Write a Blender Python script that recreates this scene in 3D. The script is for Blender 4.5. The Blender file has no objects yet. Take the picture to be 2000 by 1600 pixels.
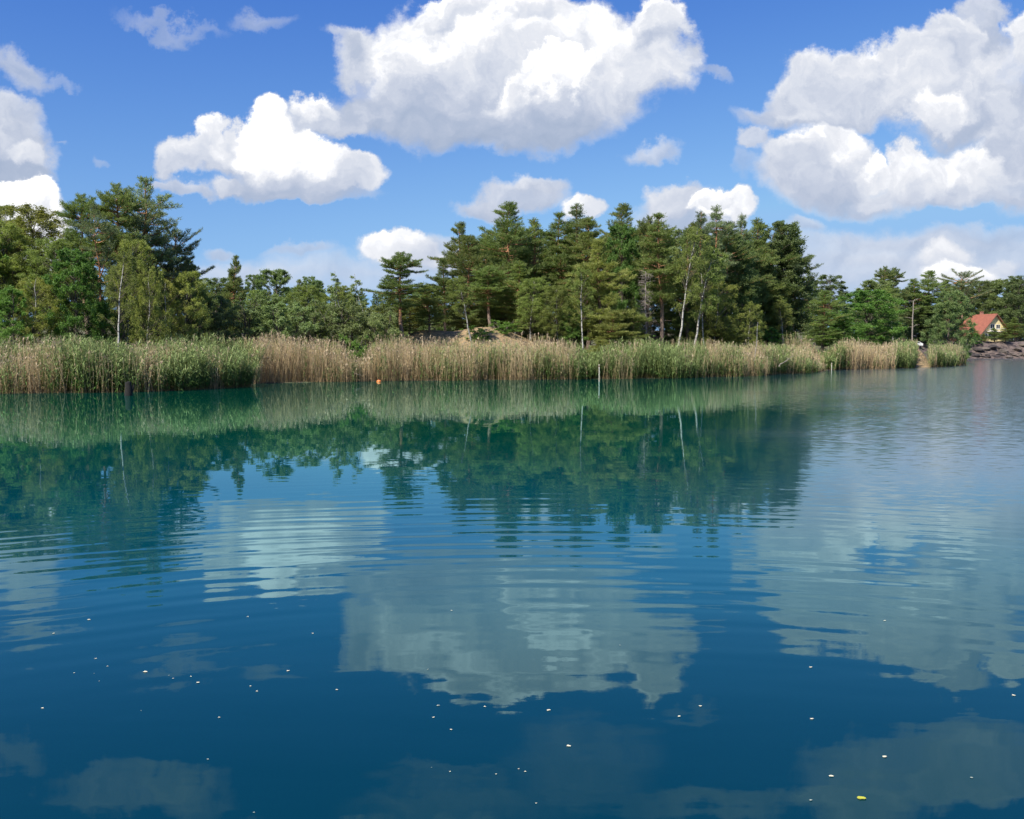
import bpy, math, random
import numpy as np
from mathutils import Vector, Matrix

# ------------------------------------------------------------------ camera
F = 1885.0                       # focal length in pixels of the 2000 px wide photograph
PITCH = math.radians(3.4)
EYE = 2.0
S = bpy.context.scene
col = S.collection
cd = bpy.data.cameras.new('camera'); cam = bpy.data.objects.new('camera', cd); col.objects.link(cam)
cam.location = (0, 0, EYE); cam.rotation_euler = (math.pi/2 - PITCH, 0, 0)
cd.sensor_width = 36; cd.lens = 36*F/2000; cd.clip_start = 0.1; cd.clip_end = 20000
S.camera = cam
CP, SP = math.cos(PITCH), math.sin(PITCH)

def ray(px, py):
    a, b = (px-1000)/F, (800-py)/F
    return np.array([a, CP+b*SP, b*CP-SP])
def uv(px, py):
    d = ray(px, py); return d[0]/d[1], d[2]/d[1]
def at(px, py, Y):
    u, v = uv(px, py); return u*Y, Y, EYE+v*Y
def on_water(px, py):
    d = ray(px, py); t = -EYE/d[2]; return d[0]*t, d[1]*t

# ------------------------------------------------------------------ view
S.view_settings.view_transform = 'Standard'; S.view_settings.look = 'None'
S.view_settings.exposure = 0.6; S.view_settings.gamma = 1.0
S.render.engine = 'CYCLES'
cy = S.cycles
cy.max_bounces = 6; cy.diffuse_bounces = 3; cy.glossy_bounces = 3; cy.transmission_bounces = 3
cy.transparent_max_bounces = 4; cy.caustics_reflective = False; cy.caustics_refractive = False
cy.use_denoising = True; cy.use_adaptive_sampling = True; cy.adaptive_threshold = 0.01; cy.adaptive_min_samples = 16
cy.sample_clamp_indirect = 6

# ------------------------------------------------------------------ sun
SUN_EL, SUN_AZ = math.radians(48), math.radians(218)      # azimuth clockwise from +Y (the view): behind, to the left
sun_dir = Vector((math.sin(SUN_AZ)*math.cos(SUN_EL), math.cos(SUN_AZ)*math.cos(SUN_EL), math.sin(SUN_EL)))
sl = bpy.data.lights.new('sun', 'SUN'); sl.energy = 5.0; sl.angle = math.radians(0.53); sl.color = (1.0, 0.95, 0.86)
so = bpy.data.objects.new('sun', sl); so.rotation_euler = (-sun_dir).to_track_quat('-Z', 'Y').to_euler(); so.location = (-30, -40, 60)
col.objects.link(so)

# ------------------------------------------------------------------ node helper
class NT:
    def __init__(s, nt): s.t = nt; s.n = nt.nodes; s.l = nt.links
    def new(s, ty, **kw):
        n = s.n.new(ty)
        for k, v in kw.items(): setattr(n, k, v)
        return n
    def put(s, sock, v):
        if v is None: return
        if isinstance(v, bpy.types.NodeSocket): s.l.new(v, sock)
        else:
            try: sock.default_value = v
            except Exception:
                sock.default_value = (v[0], v[1], v[2], 1.0)
    def m(s, op, a, b=None, c=None, clamp=False):
        n = s.new('ShaderNodeMath', operation=op, use_clamp=clamp)
        s.put(n.inputs[0], a); s.put(n.inputs[1], b); s.put(n.inputs[2], c); return n.outputs[0]
    def v(s, op, a, b=None, scale=None):
        n = s.new('ShaderNodeVectorMath', operation=op)
        s.put(n.inputs[0], a); s.put(n.inputs[1], b)
        if scale is not None: s.put(n.inputs['Scale'], scale)
        return n.outputs['Value'] if op in ('LENGTH', 'DOT_PRODUCT', 'DISTANCE') else n.outputs[0]
    def sep(s, a):
        n = s.new('ShaderNodeSeparateXYZ'); s.put(n.inputs[0], a); return n.outputs
    def comb(s, x, y, z):
        n = s.new('ShaderNodeCombineXYZ'); s.put(n.inputs[0], x); s.put(n.inputs[1], y); s.put(n.inputs[2], z); return n.outputs[0]
    def noise(s, vec, scale, detail=2, rough=0.5, dist=0.0, w=None):
        n = s.new('ShaderNodeTexNoise')
        if w is not None: n.noise_dimensions = '4D'; n.inputs['W'].default_value = w
        s.put(n.inputs['Vector'], vec); n.inputs['Scale'].default_value = scale
        n.inputs['Detail'].default_value = detail; n.inputs['Roughness'].default_value = rough
        n.inputs['Distortion'].default_value = dist
        return n.outputs
    def mr(s, v, a, b, c=0.0, d=1.0, smooth=True):
        n = s.new('ShaderNodeMapRange'); n.interpolation_type = 'SMOOTHSTEP' if smooth else 'LINEAR'; n.clamp = True
        s.put(n.inputs[0], v)
        for i, x in enumerate((a, b, c, d)): s.put(n.inputs[i+1], x)
        return n.outputs[0]
    def mix(s, f, a, b):
        n = s.new('ShaderNodeMix', data_type='RGBA'); s.put(n.inputs[0], f); s.put(n.inputs[6], a); s.put(n.inputs[7], b); return n.outputs[2]
    def fmix(s, f, a, b):
        n = s.new('ShaderNodeMix', data_type='FLOAT'); s.put(n.inputs[0], f); s.put(n.inputs[2], a); s.put(n.inputs[3], b); return n.outputs[0]

# ------------------------------------------------------------------ sky
W = bpy.data.worlds.new('World'); S.world = W; W.use_nodes = True
W.cycles.sampling_method = 'MANUAL'; W.cycles.sample_map_resolution = 512
w = NT(W.node_tree); w.n.clear()
out = w.new('ShaderNodeOutputWorld')
sky = w.new('ShaderNodeTexSky', sky_type='NISHITA', sun_disc=False, sun_elevation=SUN_EL, sun_rotation=SUN_AZ,
            altitude=0, air_density=1.0, dust_density=0.3, ozone_density=3.0)
SKY_K = 0.11
GR = ((6.063, 2.232), (2.37, 1.68), (1.256, 0.775))
tc = w.new('ShaderNodeTexCoord'); D = tc.outputs['Generated']
dx, dy, dz = w.sep(D)
fy = w.m('MAXIMUM', w.m('ABSOLUTE', dy), 0.02)
P0 = w.comb(w.m('DIVIDE', dx, fy), w.m('DIVIDE', dz, fy), 0.0)
vv = w.sep(P0)[1]
amp = w.mr(vv, 0.0, 0.3, 0.35, 1.0, False)
n1 = w.noise(P0, 12.0, 8.0, 0.60)
off = w.v('SCALE', w.v('SUBTRACT', n1[1], (0.5, 0.5, 0.5)), scale=w.m('MULTIPLY', amp, 0.12))
PW = w.v('MULTIPLY', w.v('ADD', P0, off), (1, 1, 0))
# clouds: x, y, rx, ry (photo pixels), brightness 0..1, opacity, softness, tilt.  Painted back to front.
CL = [
 # low hazy banks near the horizon
 (1840,495,290,42,.64,.75,.5,0),(1650,530,300,34,.64,.6,.7,0),(1930,452,110,16,.56,.5,.6,0),(1550,565,400,36,.66,.6,.8,0),
 (600,522,230,22,.66,.4,.7,0),(450,532,100,18,.6,.5,.6,0),(430,493,32,11,.55,.7,.6,0),(590,492,60,9,.5,.6,.7,0),(700,545,260,26,.66,.5,.8,0),
 (850,505,75,34,.60,.8,.4,0),(885,520,60,18,.75,.9,.4,0),(760,487,62,27,.92,1,.22,0),(810,505,40,20,.7,1,.3,0),
 (1845,500,58,22,.80,1,.35,0),(1880,533,80,18,.92,1,.3,0),(1960,515,30,12,.72,.7,.5,0),(1720,475,200,14,.6,.45,.7,0),
 (1570,448,32,14,.55,.7,.5,0),
 # small ones over the wood
 (1010,388,88,30,.60,.95,.35,-.18),(940,408,52,20,.55,.9,.4,0),(1050,360,52,18,.68,.9,.4,0),
 (1130,400,38,24,.85,1,.25,0),(1340,430,100,52,.50,.9,.4,0),(1322,385,60,36,.70,1,.25,0),(1420,405,48,30,.98,1,.18,0),(1385,395,36,18,.95,1,.22,0),
 (1278,285,34,17,.58,.75,.6,0),(1372,126,38,13,.38,.55,.7,.45),(325,32,78,14,.32,.45,.7,.25),(497,32,50,18,.34,.5,.7,0),
 (115,275,10,5,.3,.3,.7,0),(180,290,14,9,.35,.35,.7,0),(100,150,30,10,.35,.3,.7,0),
 # left edge
 (25,130,52,34,.52,.8,.5,.3),(0,300,92,90,.60,1,.22,0),(25,225,55,35,.62,.9,.4,0),(50,310,36,36,.72,1,.25,0),(10,342,80,24,.30,1,.3,0),
 (10,425,138,62,1.05,1,.16,0),(60,385,60,34,1.1,1,.18,0),(0,500,130,60,.8,1,.3,0),
 # cloud over the left gap
 (560,366,150,22,.36,.95,.4,.02),(600,380,90,12,.42,.8,.5,0),(350,365,58,13,.60,.9,.4,.15),(445,360,40,16,.72,1,.3,0),
 (350,305,42,42,.74,1,.22,0),(400,270,36,44,.84,1,.18,0),(455,300,80,38,.62,1,.25,0),(460,290,50,34,.78,1,.25,0),
 (690,330,60,32,.86,1,.22,0),(630,328,90,40,.80,1,.25,0),(540,268,66,56,1.08,1,.15,0),(590,300,80,48,1.1,1,.18,0),(520,310,70,48,1.0,1,.3,0),
 (560,352,120,22,.42,.7,.6,0),
 # big central cloud
 (900,212,270,62,.46,1,.25,.05),(985,278,58,34,.42,.95,.4,0),(1080,235,120,48,.46,.95,.4,-.15),(930,255,150,32,.30,.8,.5,0),
 (720,95,62,52,.62,1,.3,-.5),(700,75,50,20,.5,.7,.5,.3),(850,130,112,80,.82,1,.25,0),(890,85,150,88,.90,1,.2,0),(1070,68,235,76,.93,1,.2,0),(1040,100,230,80,.92,1,.3,0),
 (1240,105,90,80,.88,1,.28,0),(1200,140,110,70,.80,1,.35,0),(1290,40,48,46,.74,1,.35,0),(960,150,170,62,.74,1,.5,0),(1000,20,110,36,.95,1,.25,0),(870,18,70,30,.92,1,.3,0),(1290,25,40,30,.85,1,.3,0),
 (880,190,150,44,.44,.8,.6,0),(618,205,46,34,.88,1,.22,0),(655,228,75,24,.56,1,.35,0),(720,205,70,40,.5,1,.4,0),
 (1095,140,66,40,1.12,1,.2,0),(1020,180,80,32,.98,.95,.3,-.2),(1050,215,140,30,.42,.75,.6,-.1),
 # big right bank
 (1635,205,148,46,.66,1,.3,-.12),(1520,222,80,26,.50,.8,.5,0),(1890,205,140,76,.58,1,.3,0),(2000,270,80,80,.54,1,.35,0),
 (1610,170,110,52,.72,1,.25,-.35),(1735,135,100,56,.80,1,.22,-.3),(1860,125,100,72,.76,1,.25,0),(1860,80,60,44,.76,1,.25,0),(1925,22,52,36,.66,.95,.3,0),(1925,60,20,36,.5,.8,.4,0),
 (1995,95,46,50,.80,1,.25,0),(1700,200,150,40,.68,.9,.5,0),(1900,190,120,60,.68,.9,.45,0),(1820,225,52,34,.90,1,.3,0),(1950,200,36,26,.78,.8,.4,0),
 (1475,275,30,24,.68,.9,.35,0),(1450,330,20,30,.35,.4,.6,0),(1595,345,112,52,.72,1,.28,0),(1640,385,110,34,.52,.9,.4,0),(1620,290,78,46,.88,1,.2,0),(1545,310,60,34,.72,1,.3,0),
 (1694,318,30,30,.96,1,.2,0),(1715,375,30,22,.74,.9,.35,0),(1620,350,110,36,.60,.7,.6,0),
 (1880,378,130,20,.62,.8,.4,0),(1775,330,62,46,.86,1,.2,0),(1870,335,80,48,.84,1,.25,0),(1915,325,52,42,.92,1,.25,0),(1820,360,120,28,.70,.9,.5,0),(1985,360,70,40,.58,.9,.5,0),
]
# clouds above the frame, known from their mirror images on the water: x, y of the reflection
RC = [(1790,1462,190,30,.45,.7,.5,.08),(1920,1505,110,48,.55,.8,.4,0),(1680,1545,120,52,.55,.85,.35,0),(1800,1530,150,40,.48,.8,.5,0),(1690,1600,70,50,.5,.8,.4,0),
      (1930,1412,60,8,.4,.4,.6,0),(1430,1565,120,28,.5,.55,.6,.1),(1130,1500,120,70,.25,.35,.7,0),(880,1580,150,40,.3,.4,.7,0),(1300,1585,110,28,.3,.35,.7,0),(860,1515,90,16,.25,.3,.7,0),
      (250,1555,150,30,.4,.5,.5,-.1),(330,1545,50,22,.5,.5,.5,0),(10,1480,40,25,.3,.4,.6,0),(1360,1410,40,14,.25,.3,.7,0),(700,1660,300,40,.6,.8,.5,0),(1750,1720,400,60,.7,.9,.5,0)]
blobs = []
for x, y, rx, ry, b, o, sf, rot in CL:
    u, v = uv(x, y); blobs.append((u, v, rx/F, ry/F, b, o, sf, rot))
for x, y, rx, ry, b, o, sf, rot in RC:
    u, v = uv(x, y); blobs.append((u, -v, rx/F*1.05, ry/F*1.1, b, o, sf, rot))
# billow relief shared by all clouds: small lit humps
r1 = w.noise(PW, 22.0, 5.0, 0.55)[0]
r2 = w.noise(w.v('ADD', PW, (-0.007, 0.012, 0)), 22.0, 5.0, 0.55)[0]
rel = w.m('MULTIPLY', w.m('MULTIPLY', w.m('SUBTRACT', r1, r2), 0.85), w.mr(vv, 0, .2, .3, 1.0, False))
# clear sky: a clean atmosphere, so the pale band at the horizon is softened
sv = w.v('NORMALIZE', w.comb(dx, dy, w.m('SQRT', w.m('ADD', w.m('MULTIPLY', dz, dz), 0.03))))
w.l.new(sv, sky.inputs[0])
sr, sg, sb = w.sep(w.v('SCALE', sky.outputs[0], scale=SKY_K))
skyc = w.v('MINIMUM', w.comb(w.m('MULTIPLY', w.m('POWER', sr, GR[0][1]), GR[0][0]), w.m('MULTIPLY', w.m('POWER', sg, GR[1][1]), GR[1][0]), w.m('MULTIPLY', w.m('POWER', sb, GR[2][1]), GR[2][0])), (.30, .54, .87))
def background(c):
    n = w.new('ShaderNodeBackground'); w.l.new(c, n.inputs[0]); n.inputs[1].default_value = 0.66; return n.outputs[0]
PUFF = bpy.data.node_groups.new('cloud_puff', 'ShaderNodeTree')
for nm, ty in (('P', 'Vector'), ('Centre', 'Vector'), ('Turn', 'Vector'), ('Size', 'Vector'), ('Outer', 'Float'), ('Inner', 'Float'), ('Opacity', 'Float'), ('Bright', 'Float'), ('T', 'Float'), ('B', 'Float')):
    PUFF.interface.new_socket(nm, in_out='INPUT', socket_type='NodeSocket'+ty)
for nm in ('T', 'B'): PUFF.interface.new_socket(nm, in_out='OUTPUT', socket_type='NodeSocketFloat')
p_ = NT(PUFF); gi_ = p_.new('NodeGroupInput').outputs; go_ = p_.new('NodeGroupOutput').inputs
mp = p_.new('ShaderNodeMapping', vector_type='TEXTURE')
order = p_.v('MULTIPLY', p_.comb(gi_['T'], gi_['T'], gi_['T']), (0, 0, 1))          # T only sets the order of evaluation
for k_, so_ in enumerate((gi_['P'], p_.v('ADD', gi_['Centre'], order), gi_['Turn'], gi_['Size'])): p_.l.new(so_, mp.inputs[k_])
a_ = p_.mr(p_.v('LENGTH', mp.outputs[0]), gi_['Outer'], gi_['Inner'], 0.0, gi_['Opacity'])
p_.l.new(p_.m('MULTIPLY', gi_['T'], p_.m('SUBTRACT', 1.0, a_)), go_['T'])
p_.l.new(p_.fmix(a_, gi_['B'], p_.m('ADD', p_.v('DOT_PRODUCT', mp.outputs[0], (-0.05, 0.13, 0)), gi_['Bright'])), go_['B'])
def sky_piece(sub):
    T = 1.0; B = 0.5
    for (u, v, rx, ry, b, o, sf, rot) in sub:
        g = w.new('ShaderNodeGroup'); g.node_tree = PUFF; i_ = g.inputs
        w.l.new(PW, i_['P']); i_['Centre'].default_value = (u, v, 0); i_['Turn'].default_value = (0, 0, -rot); i_['Size'].default_value = (rx, ry, 1e6)
        i_['Outer'].default_value = 1+sf*.85; i_['Inner'].default_value = 1-sf*.85; i_['Opacity'].default_value = o; i_['Bright'].default_value = b
        w.put(i_['T'], T); w.put(i_['B'], B); T, B = g.outputs[0], g.outputs[1]
    if not sub: return background(skyc)
    A = w.m('SUBTRACT', 1.0, T)
    Bf = w.m('ADD', w.m('ADD', B, rel), w.mr(A, 0.0, 0.97, 0.24, 0.0))
    ramp = w.new('ShaderNodeValToRGB'); w.l.new(w.m('MULTIPLY', Bf, 0.8), ramp.inputs[0])
    cr = ramp.color_ramp; cr.interpolation = 'B_SPLINE'
    cr.elements[0].position = 0.08; cr.elements[0].color = (.36, .44, .60, 1)
    cr.elements[1].position = 0.92; cr.elements[1].color = (1.0, 1.0, 1.0, 1)
    for p, c in ((.26, (.42, .50, .66, 1)), (.44, (.52, .58, .72, 1)), (.62, (.74, .78, .87, 1)), (.76, (.90, .91, .95, 1))):
        e = cr.elements.new(p); e.color = c
    ccol = w.v('SCALE', ramp.outputs[0], scale=w.mr(Bf, 0.85, 1.25, 1.0, 1.5))
    return background(w.mix(A, skyc, ccol))
def choose(val, cut, lo, hi):
    n = w.new('ShaderNodeMixShader'); w.l.new(w.m('GREATER_THAN', val, cut), n.inputs[0]); w.l.new(lo, n.inputs[1]); w.l.new(hi, n.inputs[2]); return n.outputs[0]
UC = [-9, -.40, -.20, -.02, .14, .30, 9]; VC = [-9, .125, .21, .36, 9]
MARG = .035
def cell(u0, u1, v0, v1):
    k = []
    for bl in blobs:
        u, v, rx, ry, b, o, sf, rot = bl; c_, s_ = abs(math.cos(rot)), abs(math.sin(rot)); g_ = 1+sf*1.2
        ex = (rx*c_+ry*s_)*g_+MARG; ey = (ry*c_+rx*s_)*g_+MARG
        if u+ex > u0 and u-ex < u1 and v+ey > v0 and v-ey < v1: k.append(bl)
    return k
cols = []
for u0, u1 in zip(UC[:-1], UC[1:]):
    rows = [sky_piece(cell(u0, u1, v0, v1)) for v0, v1 in zip(VC[:-1], VC[1:])]
    r = rows[0]
    for c_, nx_ in zip(VC[1:-1], rows[1:]): r = choose(vv, c_, r, nx_)
    cols.append(r)
front = cols[0]; uu = w.sep(P0)[0]
for c_, nx_ in zip(UC[1:-1], cols[1:]): front = choose(uu, c_, front, nx_)
# loose clouds in the rest of the sky
gb = w.noise(D, 3.2, 5, 0.6)[0]
back = w.m('MULTIPLY', w.m('MULTIPLY', w.mr(gb, 0.52, 0.64), w.mr(dy, 0.0, -0.2)), w.mr(dz, 0.05, 0.3))
rear = background(w.mix(back, skyc, (.9, .93, 1.0, 1)))
w.l.new(choose(dy, 0.02, rear, front), out.inputs[0])

# ------------------------------------------------------------------ object helpers
def ordinal(n):
    one = ['', 'first', 'second', 'third', 'fourth', 'fifth', 'sixth', 'seventh', 'eighth', 'ninth', 'tenth', 'eleventh', 'twelfth', 'thirteenth', 'fourteenth', 'fifteenth', 'sixteenth', 'seventeenth', 'eighteenth', 'nineteenth', 'twentieth']
    return one[n] if n <= 20 else ('thirtieth' if n == 30 else ('twenty-' if n < 30 else 'thirty-')+one[n % 10])
def tag(o, label=None, cat=None, group=None, kind=None):
    if label: o['label'] = label
    if cat: o['category'] = cat
    if group: o['group'] = group
    if kind: o['kind'] = kind
    return o
def empty(name, loc=(0, 0, 0), rz=0.0):
    o = bpy.data.objects.new(name, None); o.location = loc; o.rotation_euler = (0, 0, rz); o.empty_display_size = 0.3
    col.objects.link(o); return o
def mesh_from(name, V, Q=None, Tr=None, smooth=False, mats=(), attr=None, midx=None):
    me = bpy.data.meshes.new(name)
    V = np.asarray(V, dtype=np.float32).reshape(-1, 3)
    Q = np.zeros((0, 4), np.int32) if Q is None else np.asarray(Q, np.int32).reshape(-1, 4)
    Tr = np.zeros((0, 3), np.int32) if Tr is None else np.asarray(Tr, np.int32).reshape(-1, 3)
    me.vertices.add(len(V)); me.vertices.foreach_set('co', V.ravel())
    loops = np.concatenate([Q.ravel(), Tr.ravel()]).astype(np.int32)
    tot = np.concatenate([np.full(len(Q), 4), np.full(len(Tr), 3)]).astype(np.int32)
    st = np.concatenate([[0], np.cumsum(tot)[:-1]]).astype(np.int32)
    me.loops.add(len(loops)); me.loops.foreach_set('vertex_index', loops)
    me.polygons.add(len(tot)); me.polygons.foreach_set('loop_start', st)
    try: me.polygons.foreach_set('loop_total', tot)
    except Exception: pass
    me.polygons.foreach_set('use_smooth', np.full(len(tot), smooth))
    if midx is not None: me.polygons.foreach_set('material_index', np.asarray(midx, np.int32))
    me.update(calc_edges=True)
    for m_ in mats: me.materials.append(m_)
    if attr is not None:
        for k, a in attr.items():
            a = np.asarray(a, np.float32)
            if a.ndim == 1:
                at_ = me.attributes.new(k, 'FLOAT', 'POINT'); at_.data.foreach_set('value', a)
            else:
                at_ = me.attributes.new(k, 'FLOAT_COLOR', 'POINT'); at_.data.foreach_set('color', np.hstack([a, np.ones((len(a), 1), np.float32)]).ravel())
    return me
def obj(name, me, parent=None, loc=(0, 0, 0), rot=(0, 0, 0)):
    o = bpy.data.objects.new(name, me); col.objects.link(o); o.location = loc; o.rotation_euler = rot
    if parent: o.parent = parent
    return o
class Geo:
    def __init__(s): s.V = []; s.Q = []; s.T = []; s.n = 0
    def add(s, V, Q=None, T=None):
        V = np.asarray(V, float).reshape(-1, 3)
        if Q is not None and len(Q): s.Q.append(np.asarray(Q, int)+s.n)
        if T is not None and len(T): s.T.append(np.asarray(T, int)+s.n)
        s.V.append(V); s.n += len(V)
    def tube(s, pts, rad, k=6, cap=True):
        pts = np.asarray(pts, float); n = len(pts); rad = np.broadcast_to(np.asarray(rad, float), (n,))
        tan = np.gradient(pts, axis=0); tan /= np.linalg.norm(tan, axis=1)[:, None]+1e-9
        ref = np.array([0, 0, 1.]) if abs(tan[0][2]) < .9 else np.array([1., 0, 0])
        A_ = np.cross(tan, ref); A_ /= np.linalg.norm(A_, axis=1)[:, None]+1e-9; B_ = np.cross(tan, A_)
        th = np.arange(k)*2*math.pi/k
        ring = (A_[:, None]*np.cos(th)[None, :, None] + B_[:, None]*np.sin(th)[None, :, None])*rad[:, None, None]+pts[:, None]
        i = np.arange(n-1)[:, None]*k; j = np.arange(k)[None, :]; j2 = (j+1) % k
        Q = np.stack([i+j, i+j2, i+k+j2, i+k+j], -1).reshape(-1, 4)
        s.add(ring.reshape(-1, 3), Q)
        if cap:
            s.add([pts[-1]+tan[-1]*rad[-1]*.3] + list(ring[-1]), None, [[0, 1+a, 1+(a+1) % k] for a in range(k)])
    def box(s, x0, x1, y0, y1, z0, z1):
        V = [(x, y, z) for z in (z0, z1) for x, y in ((x0, y0), (x1, y0), (x1, y1), (x0, y1))]
        s.add(V, [[3, 2, 1, 0], [4, 5, 6, 7], [0, 1, 5, 4], [1, 2, 6, 5], [2, 3, 7, 6], [3, 0, 4, 7]])
    def mesh(s, name, mats, smooth=False, attr=None):
        return mesh_from(name, np.concatenate(s.V), np.concatenate(s.Q) if s.Q else None, np.concatenate(s.T) if s.T else None, smooth, mats, attr)

# ------------------------------------------------------------------ materials
def mat(name):
    m_ = bpy.data.materials.new(name); m_.use_nodes = True
    t = NT(m_.node_tree); bs = t.n['Principled BSDF']; return m_, t, bs
def simple(name, c, rough=.7, nscale=6., var=.25, bump=0.0, metallic=0.0):
    m_, t, bs = mat(name)
    tcn = t.new('ShaderNodeTexCoord')
    n = t.noise(tcn.outputs['Object'], nscale, 5, .6)
    f = t.mr(n[0], .3, .7, 1-var, 1+var, False)
    t.l.new(t.v('SCALE', tuple(c), scale=f), bs.inputs['Base Color'])
    bs.inputs['Roughness'].default_value = rough; bs.inputs['Metallic'].default_value = metallic
    if bump:
        b_ = t.new('ShaderNodeBump'); b_.inputs['Strength'].default_value = bump; b_.inputs['Distance'].default_value = .05
        t.l.new(n[0], b_.inputs['Height']); t.l.new(b_.outputs[0], bs.inputs['Normal'])
    return m_
def foliage(name, c1, c2, transl=.3, rough=.6, objvar=.25):
    m_, t, bs = mat(name)
    oi = t.new('ShaderNodeObjectInfo'); gi = t.new('ShaderNodeNewGeometry'); tcn = t.new('ShaderNodeTexCoord')
    ns = t.noise(tcn.outputs['Object'], 1.1, 3, .6)[0]
    f = t.m('ADD', t.m('MULTIPLY', gi.outputs['Random Per Island'], .45), t.mr(ns, .35, .65, 0, .55, False))
    c = t.mix(f, tuple(c1)+(1,), tuple(c2)+(1,))
    c = t.v('SCALE', c, scale=t.mr(oi.outputs['Random'], 0, 1, 1-objvar, 1+objvar, False))
    hs = t.new('ShaderNodeHueSaturation'); t.l.new(c, hs.inputs['Color'])
    t.l.new(t.mr(t.m('FRACT', t.m('MULTIPLY', oi.outputs['Random'], 7.13)), 0, 1, .485, .515, False), hs.inputs['Hue'])
    c = hs.outputs[0]
    t.l.new(c, bs.inputs['Base Color']); bs.inputs['Roughness'].default_value = rough
    bs.inputs['Specular IOR Level'].default_value = .3
    tr = t.new('ShaderNodeBsdfTranslucent'); t.l.new(t.v('MULTIPLY', c, (1.15, 1.25, .6)), tr.inputs[0])
    mx = t.new('ShaderNodeMixShader'); mx.inputs[0].default_value = transl
    t.l.new(bs.outputs[0], mx.inputs[1]); t.l.new(tr.outputs[0], mx.inputs[2])
    t.l.new(mx.outputs[0], t.n['Material Output'].inputs[0])
    return m_
M = {}
M['pine'] = foliage('pine_needles', (0.125, 0.175, 0.055), (0.25, 0.29, 0.095), .42)
M['pine_blue'] = foliage('pine_needles_grey', (0.14, 0.185, 0.095), (0.26, 0.3, 0.155), .42)
M['pine_olive'] = foliage('pine_needles_olive', (0.16, 0.195, 0.055), (0.3, 0.32, 0.1), .42)
M['birch'] = foliage('birch_leaves', (0.17, 0.22, 0.05), (0.31, 0.355, 0.1), .42)
M['birch_y'] = foliage('birch_leaves_yellow', (0.21, 0.24, 0.05), (0.36, 0.37, 0.1), .42)
M['leaf'] = foliage('broad_leaves', (0.08, 0.185, 0.036), (0.2, 0.33, 0.075), .42)
M['leaf_dark'] = foliage('dark_leaves', (0.105, 0.165, 0.055), (0.22, 0.265, 0.1), .42)
M['willow'] = foliage('willow_leaves', (0.16, 0.22, 0.085), (0.29, 0.35, 0.15), .42)
def bark(name, c1, c2, scale=3., stretch=.25):
    m_, t, bs = mat(name)
    tcn = t.new('ShaderNodeTexCoord'); p = t.v('MULTIPLY', tcn.outputs['Object'], (1, 1, stretch))
    n = t.noise(p, scale*4, 6, .65)
    t.l.new(t.mix(t.mr(n[0], .35, .65), tuple(c1)+(1,), tuple(c2)+(1,)), bs.inputs['Base Color']); bs.inputs['Roughness'].default_value = .85
    b_ = t.new('ShaderNodeBump'); b_.inputs['Strength'].default_value = .6; b_.inputs['Distance'].default_value = .03
    t.l.new(n[0], b_.inputs['Height']); t.l.new(b_.outputs[0], bs.inputs['Normal'])
    return m_
M['bark'] = bark('grey_bark', (.07, .055, .042), (.17, .14, .11))
M['twig'] = bark('twig_bark', (.05, .04, .03), (.12, .095, .07))
M['bark_dead'] = bark('dead_bark', (.16, .13, .105), (.33, .28, .24))
def pine_bark():
    m_, t, bs = mat('pine_bark')
    tcn = t.new('ShaderNodeTexCoord'); z = t.sep(tcn.outputs['Object'])[2]
    n = t.noise(t.v('MULTIPLY', tcn.outputs['Object'], (1, 1, .3)), 14, 5, .6)[0]
    low = t.mix(t.mr(n, .35, .65), (.09, .065, .05, 1), (.22, .16, .125, 1))
    hi = t.mix(t.mr(n, .35, .65), (.24, .11, .05, 1), (.42, .22, .11, 1))
    t.l.new(t.mix(t.mr(z, 3.0, 6.5), low, hi), bs.inputs['Base Color']); bs.inputs['Roughness'].default_value = .85
    return m_
M['pine_bark'] = pine_bark()
def birch_bark():
    m_, t, bs = mat('birch_bark')
    tcn = t.new('ShaderNodeTexCoord')
    n = t.noise(t.v('MULTIPLY', tcn.outputs['Object'], (2, 2, 5)), 1.6, 4, .6)[0]
    t.l.new(t.mix(t.mr(n, .52, .60), (.36, .345, .31, 1), (.06, .05, .045, 1)), bs.inputs['Base Color']); bs.inputs['Roughness'].default_value = .6
    return m_
M['birch_bark'] = birch_bark()

# ------------------------------------------------------------------ land
SHORE_PX = [(-700, 772), (-300, 770), (0, 768), (120, 768), (250, 766), (400, 761), (478, 756), (492, 749), (600, 747), (700, 745), (900, 743), (1120, 741), (1300, 739),
            (1450, 735), (1560, 729), (1620, 723), (1700, 721), (1800, 718), (1880, 713.5)]
shore = [on_water(x, y) for x, y in SHORE_PX]
tip = shore[-1]
shore += [(tip[0]+1, tip[1]+6), (78, 185), (95, 240), (128, 296), (150, 309), (172, 312), (230, 300), (420, 290)]
SH = np.array([(-900., 60.)] + [tuple(p) for p in shore] + [(1500., 250.)])
poly = np.array(list(map(tuple, SH)) + [(1500., 6000.), (-900., 6000.)])
def vnoise(x, y, s, seed=0):
    """smooth value noise in numpy, 0..1"""
    x = np.asarray(x, float)*s+seed*17.3; y = np.asarray(y, float)*s+seed*5.7
    xi, yi = np.floor(x), np.floor(y); fx, fy_ = x-xi, y-yi
    fx = fx*fx*(3-2*fx); fy_ = fy_*fy_*(3-2*fy_)
    h = lambda a, b: np.modf(np.abs(np.sin(a*127.1+b*311.7+seed*3.1)*43758.5453))[0]
    return (h(xi, yi)*(1-fx)+h(xi+1, yi)*fx)*(1-fy_)+(h(xi, yi+1)*(1-fx)+h(xi+1, yi+1)*fx)*fy_
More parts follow.
